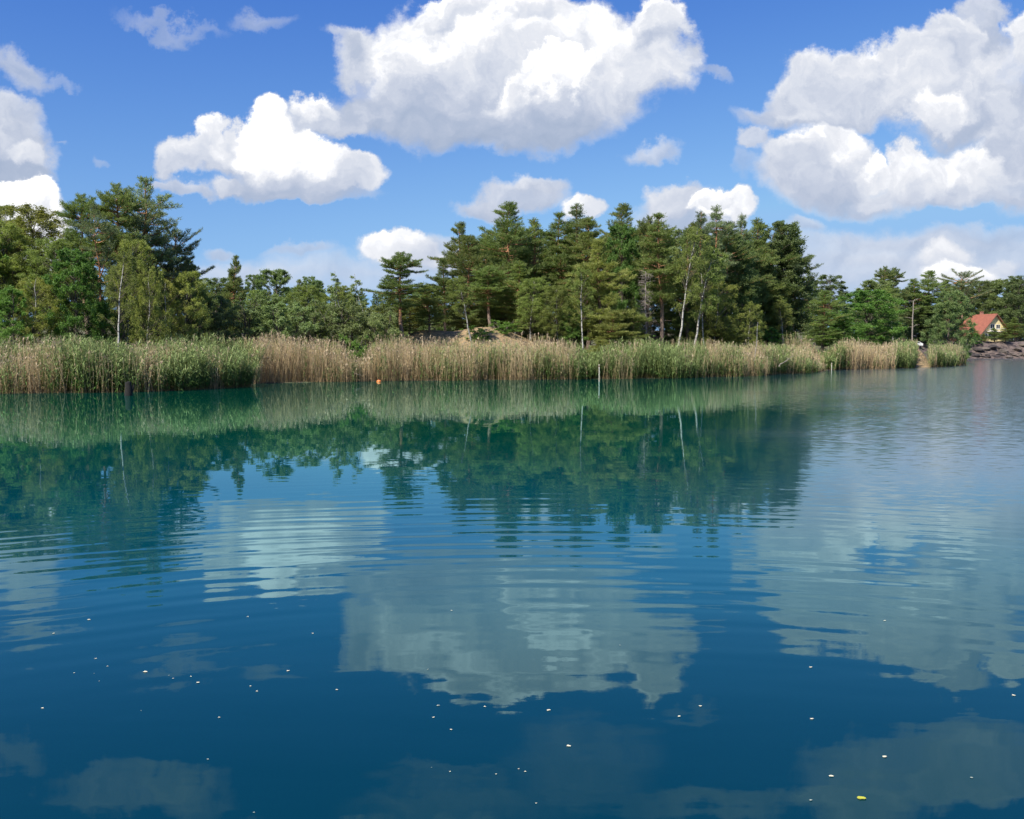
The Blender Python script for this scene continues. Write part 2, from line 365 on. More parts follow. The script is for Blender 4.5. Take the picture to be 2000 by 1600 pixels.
def sdist(x, y):
    """distance to the shoreline, positive on land"""
    x = np.asarray(x, float); y = np.asarray(y, float); d2 = np.full(x.shape, 1e12)
    for a, b in zip(SH[:-1], SH[1:]):
        ab = b-a; t = np.clip(((x-a[0])*ab[0]+(y-a[1])*ab[1])/(ab@ab), 0, 1)
        d2 = np.minimum(d2, (x-a[0]-t*ab[0])**2+(y-a[1]-t*ab[1])**2)
    ins = np.zeros(x.shape, bool); n = len(poly)
    for i in range(n):
        (x1, y1), (x2, y2) = poly[i], poly[(i+1) % n]
        if y1 == y2: continue
        c = ((y1 > y) != (y2 > y)) & (x < (x2-x1)*(y-y1)/(y2-y1)+x1)
        ins ^= c
    return np.where(ins, 1, -1)*np.sqrt(d2)
def sst(a, b, x): t = np.clip((x-a)/(b-a), 0, 1); return t*t*(3-2*t)
MOUNDS = []   # x, y, rx, ry, height, zone
for px, py, Y, wpx, hh, zone in ((822, 655, 82, 85, 1.3, 1), (955, 643, 80, 150, 1.9, 1), (1600, 656, 113, 100, 1.9, 2), (1270, 640, 100, 40, 1.6, 2), (1798, 680, 134, 55, 2.2, 1),(1130,676,80,25,.6,2)):
    MOUNDS.append((at(px, py, Y)[0], Y, wpx/F*Y*.62, 5.5, hh, zone))
def ground_z(x, y):
    x = np.asarray(x, float); y = np.asarray(y, float)
    sd = sdist(x, y)
    near = .05+.25*sst(0, 4, sd)+2.0*sst(4, 13, sd)+.5*(vnoise(x, y, .12, 2)-.5)*sst(3, 12, sd)+.12*(vnoise(x, y, .9, 4)-.5)*sst(0, 3, sd)
    far = .1+4.9*sst(0, 9, sd)+1.2*(vnoise(x, y, .25, 5)-.5)*sst(0, 4, sd)+1.5*sst(10, 60, sd)
    k = sst(240, 290, y)*sst(80, 120, x)
    z = near*(1-k)+far*k
    z = z + 8*np.exp(-(((x+85)/120)**2+((y-330)/80)**2)) + 3*sst(330, 600, y) + 4*sst(130, 210, y-.4*np.abs(x))*(1-k)
    for mx, my, rx, ry, hh, zn in MOUNDS:
        z = z+hh*np.exp(-(((x-mx)/rx)**2+((y-my)/ry)**2))*(sst(0, 2.5, sd) if my > 130 else sst(2, 7, sd))
    return np.where(sd > 0, z, np.maximum(-2.5, .05+.35*sd))
def gz(x, y): return float(ground_z(np.array([x]), np.array([y]))[0])

def grid_mesh(us, ys):
    U, Y = np.meshgrid(us, ys); X = U*np.maximum(Y, 30.)
    Z = ground_z(X, Y); nu, ny = len(us), len(ys)
    i = np.arange(ny-1)[:, None]*nu; j = np.arange(nu-1)[None, :]
    Q = np.stack([i+j, i+j+1, i+nu+j+1, i+nu+j], -1).reshape(-1, 4)
    return X, Y, Z, Q
us = np.concatenate([np.linspace(-9, -.75, 26)[:-1], np.linspace(-.75, .75, 460), np.linspace(.75, 9, 26)[1:]])
ys = np.concatenate([[-400, -200, -80, -30, 0, 15, 25, 32], np.linspace(36, 60, 45), np.linspace(60.6, 130, 105), 130+np.cumsum(np.linspace(.8, 2.2, 140)), 345*1.07**np.arange(1, 45)])
X, Y, Z, Q = grid_mesh(us, ys)
sdv = sdist(X, Y)
sand = np.zeros(X.shape); slag = np.zeros(X.shape)
for mx, my, rx, ry, hh, zn in MOUNDS:
    e_ = 2.2 if my > 130 else 1.3; g = np.exp(-(((X-mx)/(rx*1.3))**2+((Y-my)/(ry*e_))**2)*.9)
    if my > 130: g = np.clip(2.2*g*(sdv > -1), 0, 1)
    if zn == 1: sand = np.maximum(sand, g)
    else: slag = np.maximum(slag, g)
slag = np.maximum(slag, (sst(240, 290, Y)*sst(80, 120, X))*(sst(40, 16, sdv)))
def ground_mat():
    m_, t, bs = mat('ground_soil')
    p = t.new('ShaderNodeNewGeometry').outputs['Position']
    a1 = t.new('ShaderNodeAttribute', attribute_name='sand').outputs['Fac']; a2 = t.new('ShaderNodeAttribute', attribute_name='slag').outputs['Fac']
    n = t.noise(p, .7, 8, .65)[0]; n2 = t.noise(p, 3.5, 6, .7)[0]; n3 = t.noise(t.v('MULTIPLY', p, (1, 1, 3)), .9, 7, .7, w=4.)[0]
    base = t.mix(t.mr(n, .42, .58), (.10, .075, .045, 1), (.07, .095, .03, 1))
    base = t.mix(t.mr(n2, .5, .7), base, (.20, .14, .08, 1))
    sc = t.mix(t.mr(n2, .4, .62), (.38, .25, .13, 1), (.15, .13, .065, 1))
    gc = t.mix(t.mr(n3, .38, .62), (.030, .022, .022, 1), (.17, .125, .105, 1))
    c = t.mix(t.mr(a1, .35, .6), base, sc); c = t.mix(t.mr(a2, .3, .55), c, gc)
    t.l.new(c, bs.inputs['Base Color']); bs.inputs['Roughness'].default_value = .95
    b_ = t.new('ShaderNodeBump'); b_.inputs['Strength'].default_value = .8; b_.inputs['Distance'].default_value = .5
    t.l.new(n3, b_.inputs['Height']); t.l.new(b_.outputs[0], bs.inputs['Normal'])
    return m_
go = obj('ground', mesh_from('ground', np.stack([X, Y, Z], -1), Q, None, True, [ground_mat()], {'sand': sand.ravel(), 'slag': slag.ravel()}))
tag(go, kind='structure')

# ------------------------------------------------------------------ water
def water_mat():
    m_, t, bs = mat('lake_water')
    p = t.new('ShaderNodeNewGeometry').outputs['Position']
    x, y, _ = t.sep(p)
    p2 = t.comb(x, y, 0.0)
    r = t.v('LENGTH', t.v('SUBTRACT', p2, (0.6, -0.5, 0)))
    ph = t.m('MULTIPLY', t.m('SUBTRACT', t.noise(p2, .16, 2, .5)[0], .5), 16.0)
    ph2 = t.m('MULTIPLY', t.m('SUBTRACT', t.noise(p2, .45, 2, .5, w=2.)[0], .5), 9.0)
    w1 = t.m('SINE', t.m('ADD', t.m('MULTIPLY', r, 2*math.pi/.42), ph))
    w2 = t.m('SINE', t.m('ADD', t.m('MULTIPLY', r, 2*math.pi/.25), t.m('ADD', ph, ph2)))
    # calm close in, rippled in the middle, calm again under the reeds
    band = t.m('MULTIPLY', t.mr(r, 6.0, 9.5, .22, 1.0), t.mr(r, 11.5, 17.5, 1.0, .05))
    patch = t.mr(t.noise(p2, .34, 3, .6, w=5.)[0], .38, .62, .12, 1.15)
    ringa = t.m('MULTIPLY', t.m('MULTIPLY', band, patch), t.m('ADD', t.m('MULTIPLY', w1, .010), t.m('MULTIPLY', w2, .008)))
    rx = t.m('MULTIPLY', ringa, t.m('DIVIDE', x, r)); ry = t.m('MULTIPLY', ringa, t.m('DIVIDE', y, r))
    # broad lazy undulation, stretched across the view
    lo = t.v('SUBTRACT', t.noise(t.v('MULTIPLY', p2, (.40, 2.3, 1)), 1.0, 3, .55, .4)[1], (.5, .5, .5))
    lo = t.v('SCALE', t.v('MULTIPLY', lo, (.5, 1, 0)), scale=t.mr(r, 4, 20, .040, .005))
    mid = t.v('SUBTRACT', t.noise(t.v('MULTIPLY', p2, (2.2, 5.0, 1)), 1.0, 3, .5, 0.)[1], (.5, .5, .5))
    mid = t.v('SCALE', t.v('MULTIPLY', mid, (.7, 1, 0)), scale=t.mr(r, 5, 14, .005, .006))
    # wind-ruffled water to the right, in the open
    ua = t.m('DIVIDE', x, t.m('MAXIMUM', y, 1.0))
    wn = t.m('MULTIPLY', t.m('SUBTRACT', t.noise(t.v('MULTIPLY', p2, (.05, .12, 1)), 1.0, 4, .6)[0], .5), .35)
    wm = t.m('MULTIPLY', t.mr(t.m('ADD', ua, wn), .14, .42), t.mr(y, 7, 18))
    wm = t.m('MAXIMUM', wm, t.m('MULTIPLY', t.mr(t.m('ADD', ua, wn), .0, .35, 0, .3), t.mr(y, 22, 45)))
    fi = t.v('SUBTRACT', t.noise(t.v('MULTIPLY', p2, (3.5, 8.0, 1)), 1.0, 4, .6, 0.)[1], (.5, .5, .5))
    fi = t.v('SCALE', t.v('MULTIPLY', fi, (.9, 1, 0)), scale=t.m('MULTIPLY', wm, t.mr(y, 10, 60, .13, .22)))
    tiny = t.v('SUBTRACT', t.noise(t.v('MULTIPLY', p2, (9.0, 22.0, 1)), 1.0, 3, .6)[1], (.5, .5, .5))
    tiny = t.v('SCALE', t.v('MULTIPLY', tiny, (.8, 1, 0)), scale=t.mr(t.noise(p2, .35, 3, .6)[0], .4, .65, .002, .011))
    s = t.v('ADD', t.v('ADD', t.v('ADD', t.comb(rx, ry, 0.0), lo), tiny), t.v('ADD', mid, fi))
    nrm = t.v('NORMALIZE', t.v('ADD', t.v('SCALE', s, scale=-1.0), (0, 0, 1)))
    cn = t.noise(p2, .25, 3, .5, w=6.)[0]
    deep = t.mix(t.mr(cn, .35, .65), (.0, .037, .060, 1), (.0, .050, .076, 1))
    deep = t.mix(t.mr(y, 4.2, 9.5), (.0, .024, .036, 1), deep)
    c = t.mix(t.mr(y, 9, 26), deep, (.0, .052, .034, 1))  # green tone of the mirrored trees put into the water's own colour
    c = t.mix(wm, c, (.025, .075, .105, 1))  # silvery sheen of the ruffled water put into body colour and reflection tint
    df = t.new('ShaderNodeBsdfDiffuse'); t.l.new(c, df.inputs[0]); gl = t.new('ShaderNodeBsdfGlossy'); t.l.new(t.mix(wm, (.66, .98, 1.0, 1), (.95, .99, 1.0, 1)), gl.inputs[0])
    t.l.new(t.m('MULTIPLY', wm, .12), gl.inputs['Roughness']); t.l.new(nrm, gl.inputs['Normal'])
    fr = t.new('ShaderNodeFresnel'); fr.inputs[0].default_value = 1.333; t.l.new(nrm, fr.inputs['Normal'])
    mx = t.new('ShaderNodeMixShader'); t.l.new(fr.outputs[0], mx.inputs[0]); t.l.new(df.outputs[0], mx.inputs[1]); t.l.new(gl.outputs[0], mx.inputs[2])
    t.l.new(mx.outputs[0], t.n['Material Output'].inputs[0]); t.n.remove(bs)
    return m_
wme = mesh_from('water', [(-3000, -400, 0), (3000, -400, 0), (3000, 3000, 0), (-3000, 3000, 0)], [[0, 1, 2, 3]], None, False, [water_mat()])
tag(obj('water', wme), kind='structure')

# ------------------------------------------------------------------ trees
def nrm_(v): return v/(np.linalg.norm(v, axis=-1, keepdims=True)+1e-9)
def wander(rng, H, n, amt, lean=(0, 0)):
    z = np.linspace(0, 1, n); o = np.cumsum(rng.normal(0, amt, (n, 2)), 0); o -= o[0]
    o += np.outer(z**1.3, lean)
    return np.column_stack([o, z*H])
def interp(pts, z):
    return np.array([np.interp(z, pts[:, 2], pts[:, 0]), np.interp(z, pts[:, 2], pts[:, 1]), z])
def blades(rng, C, Dr, k, L, Wd, up=.3, spread=1.0):
    """k thin needle blades round each tuft centre"""
    n = len(C); C = np.repeat(C, k, 0); Dr = np.repeat(Dr, k, 0)
    d = nrm_(Dr*.7+rng.normal(0, .55*spread, (n*k, 3))+np.array([0, 0, up]))
    l = L*rng.uniform(.6, 1.25, (n*k, 1)); sd = nrm_(np.cross(d, rng.normal(0, 1, (n*k, 3))))*Wd*rng.uniform(.7, 1.3, (n*k, 1))
    C = C+rng.normal(0, L*.28, C.shape)
    V = np.stack([C-sd, C+sd, C+d*l], 1).reshape(-1, 3)
    return V, np.arange(n*k*3).reshape(-1, 3)
def make_pine(seed, H=13., zb=.3, R=2.4, shape='round', dens=1.0, step=.42, foli='pine', gap=.15, tr=.16, lean=(0, 0), wn=.05, tuft=.19):
    rng = np.random.default_rng(seed); g = Geo(); tp = wander(rng, H, 12, wn, lean)
    rad = tr*(1-np.linspace(0, 1, 12))**.8+.018
    g.tube(tp, rad, 8)
    C, Dv = [], []
    # dead stubs under the crown
    for _ in range(int(10*zb)+3):
        z = rng.uniform(.35, 1)*zb*H; a = rng.uniform(0, 6.28); l = rng.uniform(.3, 1.1); p = interp(tp, z)
        g.tube([p, p+np.array([math.cos(a)*l, math.sin(a)*l, rng.uniform(-.1, .25)])], [.022, .008], 3, False)
    z = zb*H; sect = rng.uniform(.75, 1.15, 9)
    while z < H*.985:
        t = (z-zb*H)/(H-zb*H)
        if shape == 'round': r = R*math.sqrt(max(.012, 1-((t-.28)/.73)**2))*(.6+.4*min(1, t*5))
        elif shape == 'cone': r = R*(1-t)**.75*(.5+.5*min(1, t*6))+.25
        elif shape == 'flat': r = R*(.75+.3*math.sin(t*3.4))*(1 if t < .8 else 1-2.6*(t-.8))
        else: r = R*(1-.55*t-.40*max(0, (t-.6)/.4))*(.6+.4*min(1, t*4))
        r *= 1-.72*max(0, (t-.74)/.26)**1.2
        nb = rng.integers(5, 8)
        a0 = rng.uniform(0, 6.28)
        for b in range(nb):
            if rng.random() < gap: continue
            a = a0+b*6.283/nb+rng.normal(0, .25); L = r*rng.uniform(.7, 1.15)*sect[int((a % 6.283)/6.284*9)]*(0.8+.4*math.sin(z*2.1+seed))
            L = max(L, .22); el = -.12+.40*t**1.3+.45*max(0, (t-.72)/.28)+rng.normal(0, .22)
            p = interp(tp, min(H*.99, z+rng.uniform(-.28, .28))); n = 6; q = [p]; dcur = np.array([math.cos(a)*math.cos(el), math.sin(a)*math.cos(el), math.sin(el)])
            for i in range(n):
                dcur = nrm_(dcur+np.array([0, 0, .06])+rng.normal(0, .07, 3)); q.append(q[-1]+dcur*L/n)
            q = np.array(q); g.tube(q, np.linspace(.012+.016*L, .007, n+1), 4, False)
            nt = max(2, int(L/.17*dens)); s0 = .32 if L > .8 else .05
            for i in range(nt):
                s_ = s0+(1-s0)*(i+rng.random())/nt; f = s_*n; i0 = min(int(f), n-1); c = q[i0]+(q[i0+1]-q[i0])*(f-i0); dd = nrm_(q[i0+1]-q[i0])
                side = nrm_(np.cross(dd, [0, 0, 1]))*(1 if i % 2 else -1)
                l2 = min(.75, (.42+.25*L)*(1.15-s_*.75)*rng.uniform(.5, 1.1)); e = nrm_(dd*.75+side*rng.uniform(.5, 1)+np.array([0, 0, rng.uniform(0, .4)]))
                m = max(2, int(l2/.13))
                for j in range(m):
                    C.append(c+e*l2*(j+1)/m); Dv.append(e)
            C.append(q[-1]); Dv.append(nrm_(q[-1]-q[-2]))
        z += step*rng.uniform(.65, 1.35)*(1-.35*t)
    for i in range(5): C.append(tp[-1]+[0, 0, -.12*i]); Dv.append(np.array([0, 0, 1.]))
    C, Dv = np.array(C), np.array(Dv)
    V, Tr = blades(rng, C, Dv, 13, tuft, .019, .3)
    return g.mesh('pine_trunk', [M['pine_bark']], True), mesh_from('pine_crown', V, None, Tr, False, [M[foli]]), H, R
def leaves(rng, C, size, up=.4, hang=0.):
    n = len(C); nn = nrm_(rng.normal(0, 1, (n, 3))+np.array([0, 0, up])); a = nrm_(np.cross(nn, rng.normal(0, 1, (n, 3)))+np.array([0, 0, -hang])); b = np.cross(nn, a)
    l = size*rng.uniform(.6, 1.3, (n, 1)); V = np.stack([C-a*l*.5, C+b*l*.33, C+a*l*.5, C-b*l*.33], 1).reshape(-1, 3)
    return V, np.arange(n*4).reshape(-1, 4)
def make_leafy(seed, H=9., R=2.5, zb=.25, nclump=70, cr=.75, per=260, size=.10, foli='leaf', bk='bark', tr=.11, lean=(0, 0), shape='egg', droop=0., stems=1, wn=.05, twig=5, asc=.45):
    rng = np.random.default_rng(seed); g = Geo(); g2 = Geo(); tps = []
    for k in range(stems):
        ln = np.array(lean)+(rng.normal(0, R*.33, 2) if stems > 1 else 0); hh = H*(1 if k == 0 else rng.uniform(.7, .95))
        tp = wander(rng, hh*.97, 11, wn, ln)
        if stems > 1: tp[:, :2] += rng.normal(0, .12*k, 2)
        g.tube(tp, tr*(1 if k == 0 else .75)*(1-np.linspace(0, 1, 11))**.85+.012, 7); tps.append(tp)
    C = []; n = 0; tries = 0; sect = rng.uniform(.7, 1.15, 7)
    while n < nclump and tries < nclump*30:
        tries += 1; t = rng.random()**.85; z = zb*H+t*(H-zb*H)
        if shape == 'egg': r = R*math.sqrt(max(0.02, 1-(1.5*t-.6)**2 if t > .4 else 1-(t-.4)**2*3.2))
        elif shape == 'dome': r = R*math.sqrt(max(.02, 1-t*t))
        elif shape == 'spire': r = R*(1-t)**.7*(.45+.55*min(1, t*4))+.15
        else: r = R*(.5+.5*math.sin(t*3.0+.1))
        a = rng.uniform(0, 6.283); rr = r*sect[int(a/6.284*7)]*math.sqrt(rng.uniform(.06, 1.0))
        tp = tps[rng.integers(len(tps))]; ax = interp(tp, min(z, tp[-1, 2]))
        c = np.array([ax[0]+rr*math.cos(a), ax[1]+rr*math.sin(a), z]); z0 = max(zb*H*.6, z-rr*(asc+.3*rng.random())-.2); p0 = interp(tp, min(z0, tp[-1, 2]))
        mid_ = (p0+c)/2+np.array([0, 0, .12*rr])+rng.normal(0, .06*rr+.01, 3)
        if rr > .25: g2.tube([p0, (p0+mid_)/2, mid_, (mid_+c)/2+rng.normal(0, .05, 3), c], np.linspace(.009+.009*rr, .004, 5), 4, False)
        n += 1; k_ = cr*rng.uniform(.6, 1.25)*(1-.35*t)
        m = int(per*rng.uniform(.5, 1.3))
        tw = rng.normal(0, 1, (twig*3, 3)); tw = nrm_(tw)*k_*rng.uniform(.3, 1.0, (twig*3, 1)); tw[:, 2] = tw[:, 2]*(.62)-droop*np.abs(rng.normal(0, .6, twig*3))
        for e in tw[:twig]: g2.tube([c, c+e*.55+[0, 0, .04], c+e], [.006, .005, .003], 3, False)
        w_ = rng.integers(0, len(tw), m); s_ = rng.uniform(.15, 1.05, (m, 1))
        C.append(c+tw[w_]*s_+rng.normal(0, k_*.13, (m, 3)))
    C = np.concatenate(C); V, Q_ = leaves(rng, C, size, .5, droop)
    nq = sum(len(q_) for q_ in g.Q); nt_ = sum(len(q_) for q_ in g.T); n2 = sum(len(q_) for q_ in g2.Q); Vt = np.concatenate(g.V+g2.V)
    Qt = np.concatenate(g.Q+[q_+g.n for q_ in g2.Q]); mi = np.concatenate([np.zeros(nq), np.ones(n2), np.zeros(nt_)])
    tm_ = mesh_from('tree_trunk', Vt, Qt, np.concatenate(g.T), True, [M[bk], M['twig']], None, mi)
    return tm_, mesh_from('tree_crown', V, Q_, None, False, [M[foli]]), H, R
def make_dead(seed, H=9., foli=None):
    rng = np.random.default_rng(seed); g = Geo(); b = Geo(); tp = wander(rng, H, 12, .05)
    g.tube(tp, .11*(1-np.linspace(0, 1, 12))**.8+.02, 7)
    for _ in range(110):
        z = rng.uniform(.25, 1)*H; a = rng.uniform(0, 6.28); l = rng.uniform(.5, 1.7)*(1.1-.7*z/H); p = interp(tp, z); q = [p]; d = np.array([math.cos(a), math.sin(a), rng.uniform(-.3, .35)])
        for i in range(4): d = nrm_(d+rng.normal(0, .22, 3)); q.append(q[-1]+d*l/4)
        b.tube(q, [.024, .018, .014, .009, .005], 3, False)
        for _2 in range(5):
            e = nrm_(rng.normal(0, 1, 3)+d*.8)*rng.uniform(.2, .5); c = q[rng.integers(1, 5)]; b.tube([c, c+e*.5+rng.normal(0, .03, 3), c+e], [.01, .008, .005], 3, False)
    return g.mesh('dead_trunk', [M['bark_dead']], True), b.mesh('dead_branches', [M['bark_dead']]), H, 1.5

PROTO = {
 'pine_full': make_pine(1, 13, .16, 2.7, 'round', 1.0, .40, 'pine', .12),
 'pine_full2': make_pine(2, 13, .22, 2.5, 'irr', 1.1, .38, 'pine', .15),
 'pine_tall': make_pine(3, 13, .45, 2.3, 'round', 1.05, .38, 'pine', .12, .17),
 'pine_tall2': make_pine(4, 13, .40, 2.0, 'cone', 1.1, .36, 'pine', .15, .15, (.4, .1)),
 'pine_open': make_pine(5, 12, .42, 2.9, 'flat', .85, .50, 'pine_blue', .28, .15, (-.3, 0), .08),
 'pine_open2': make_pine(6, 12, .35, 2.4, 'round', .85, .52, 'pine_blue', .3, .14, (.5, 0), .08),
 'pine_cone': make_pine(7, 11, .12, 2.3, 'cone', 1.1, .36, 'pine', .1, .13),
 'pine_olive': make_pine(8, 9, .14, 2.6, 'irr', 1.1, .36, 'pine_olive', .1, .12),
 'pine_olive2': make_pine(9, 9, .2, 2.2, 'round', 1.1, .38, 'pine_olive', .14, .11),
 'pine_spindle': make_pine(10, 13, .5, 1.5, 'irr', 1.0, .42, 'pine_blue', .3, .12, (.2, .1), .06),
 'birch': make_leafy(11, 12, 2.5, .24, 170, .75, 300, .085, 'birch', 'birch_bark', .085, (.5, 0), 'egg', .5, 1, .06, 6, .9),
 'birch2': make_leafy(12, 12, 2.2, .28, 160, .72, 290, .085, 'birch_y', 'birch_bark', .08, (-.7, .2), 'egg', .6, 1, .08, 6, .9),
 'birch_thin': make_leafy(13, 11, 1.5, .45, 60, .6, 240, .08, 'birch', 'birch_bark', .075, (1.2, 0), 'egg', .5, 1, .06, 6, 1.0),
 'birch_yellow': make_leafy(14, 9, 2.4, .12, 110, .7, 250, .085, 'birch_y', 'birch_bark', .075, (.3, 0), 'egg', .6, 1, .06, 5, .8),
 'oak': make_leafy(15, 9, 3.0, .10, 150, .9, 340, .12, 'leaf', 'bark', .14, (0, 0), 'egg', 0, 1, .05, 4),
 'oak2': make_leafy(16, 8, 2.8, .08, 110, .8, 280, .12, 'leaf', 'bark', .12, (.2, 0), 'dome', 0, 1, .05, 4),
 'dark_oak': make_leafy(17, 12, 3.6, .06, 190, 1.05, 320, .14, 'leaf_dark', 'bark', .18, (0, 0), 'egg', 0, 1, .05, 4),
 'dark_oak2': make_leafy(18, 11, 3.1, .04, 170, 1.0, 320, .14, 'leaf_dark', 'bark', .16, (.3, 0), 'egg', 0, 1, .05, 4),
 'willow': make_leafy(19, 5.5, 2.5, .04, 120, .65, 360, .10, 'willow', 'bark', .06, (0, 0), 'dome', .15, 4, .06, 5, .9),
 'willow2': make_leafy(20, 6.5, 2.0, .08, 90, .6, 260, .10, 'willow', 'bark', .06, (.3, 0), 'egg', .2, 3, .07, 5, .9),
 'sapling': make_leafy(21, 7, 1.1, .25, 36, .4, 130, .09, 'willow', 'birch_bark', .032, (.2, 0), 'spire', .1, 2, .06, 8, .9),
 'bush': make_leafy(22, 2.6, 1.5, .04, 46, .5, 240, .09, 'leaf', 'bark', .04, (0, 0), 'dome', 0, 4, .04, 4, .8),
 'dead_pine': make_dead(23),
}
CAT = {'pine': 'pine tree', 'birch': 'birch tree', 'oak': 'broadleaf tree', 'dark': 'broadleaf tree', 'willow': 'willow', 'sapling': 'sapling', 'bush': 'shrub', 'dead': 'dead tree'}
NAME = {'pine': 'pine_tree', 'birch': 'birch_tree', 'oak': 'oak_tree', 'dark': 'oak_tree', 'willow': 'willow_bush', 'sapling': 'sapling', 'bush': 'shrub', 'dead': 'dead_pine'}
prng = random.Random(77)
def tree(kind, px, topy, Y, label, group, wpx=None, rz=None, zoff=0., lean=None, name=None):
    tm, cm, H, R = PROTO[kind]; x, _, zt = at(px, topy, Y); z0 = gz(x, Y)-.12+zoff
    h = max(1.2, zt-z0); sz = h/H; sx = sz if wpx is None else (wpx/F*Y/2)/R*(1.22 if kind.startswith('pine') else 1.08)
    key = kind.split('_')[0].rstrip('2')
    r = empty(name or NAME[key], (x, Y, z0), prng.uniform(0, 6.28) if rz is None else rz)
    r.scale = (sx, sx*prng.uniform(.92, 1.08), sz)
    if lean: r.rotation_euler = (lean[1], lean[0], r.rotation_euler[2]); r.rotation_mode = 'ZYX' if False else 'XYZ'
    obj('trunk', tm, r); obj('branches' if key == 'dead' else 'crown', cm, r)
    tag(r, label, CAT[key], group); return r

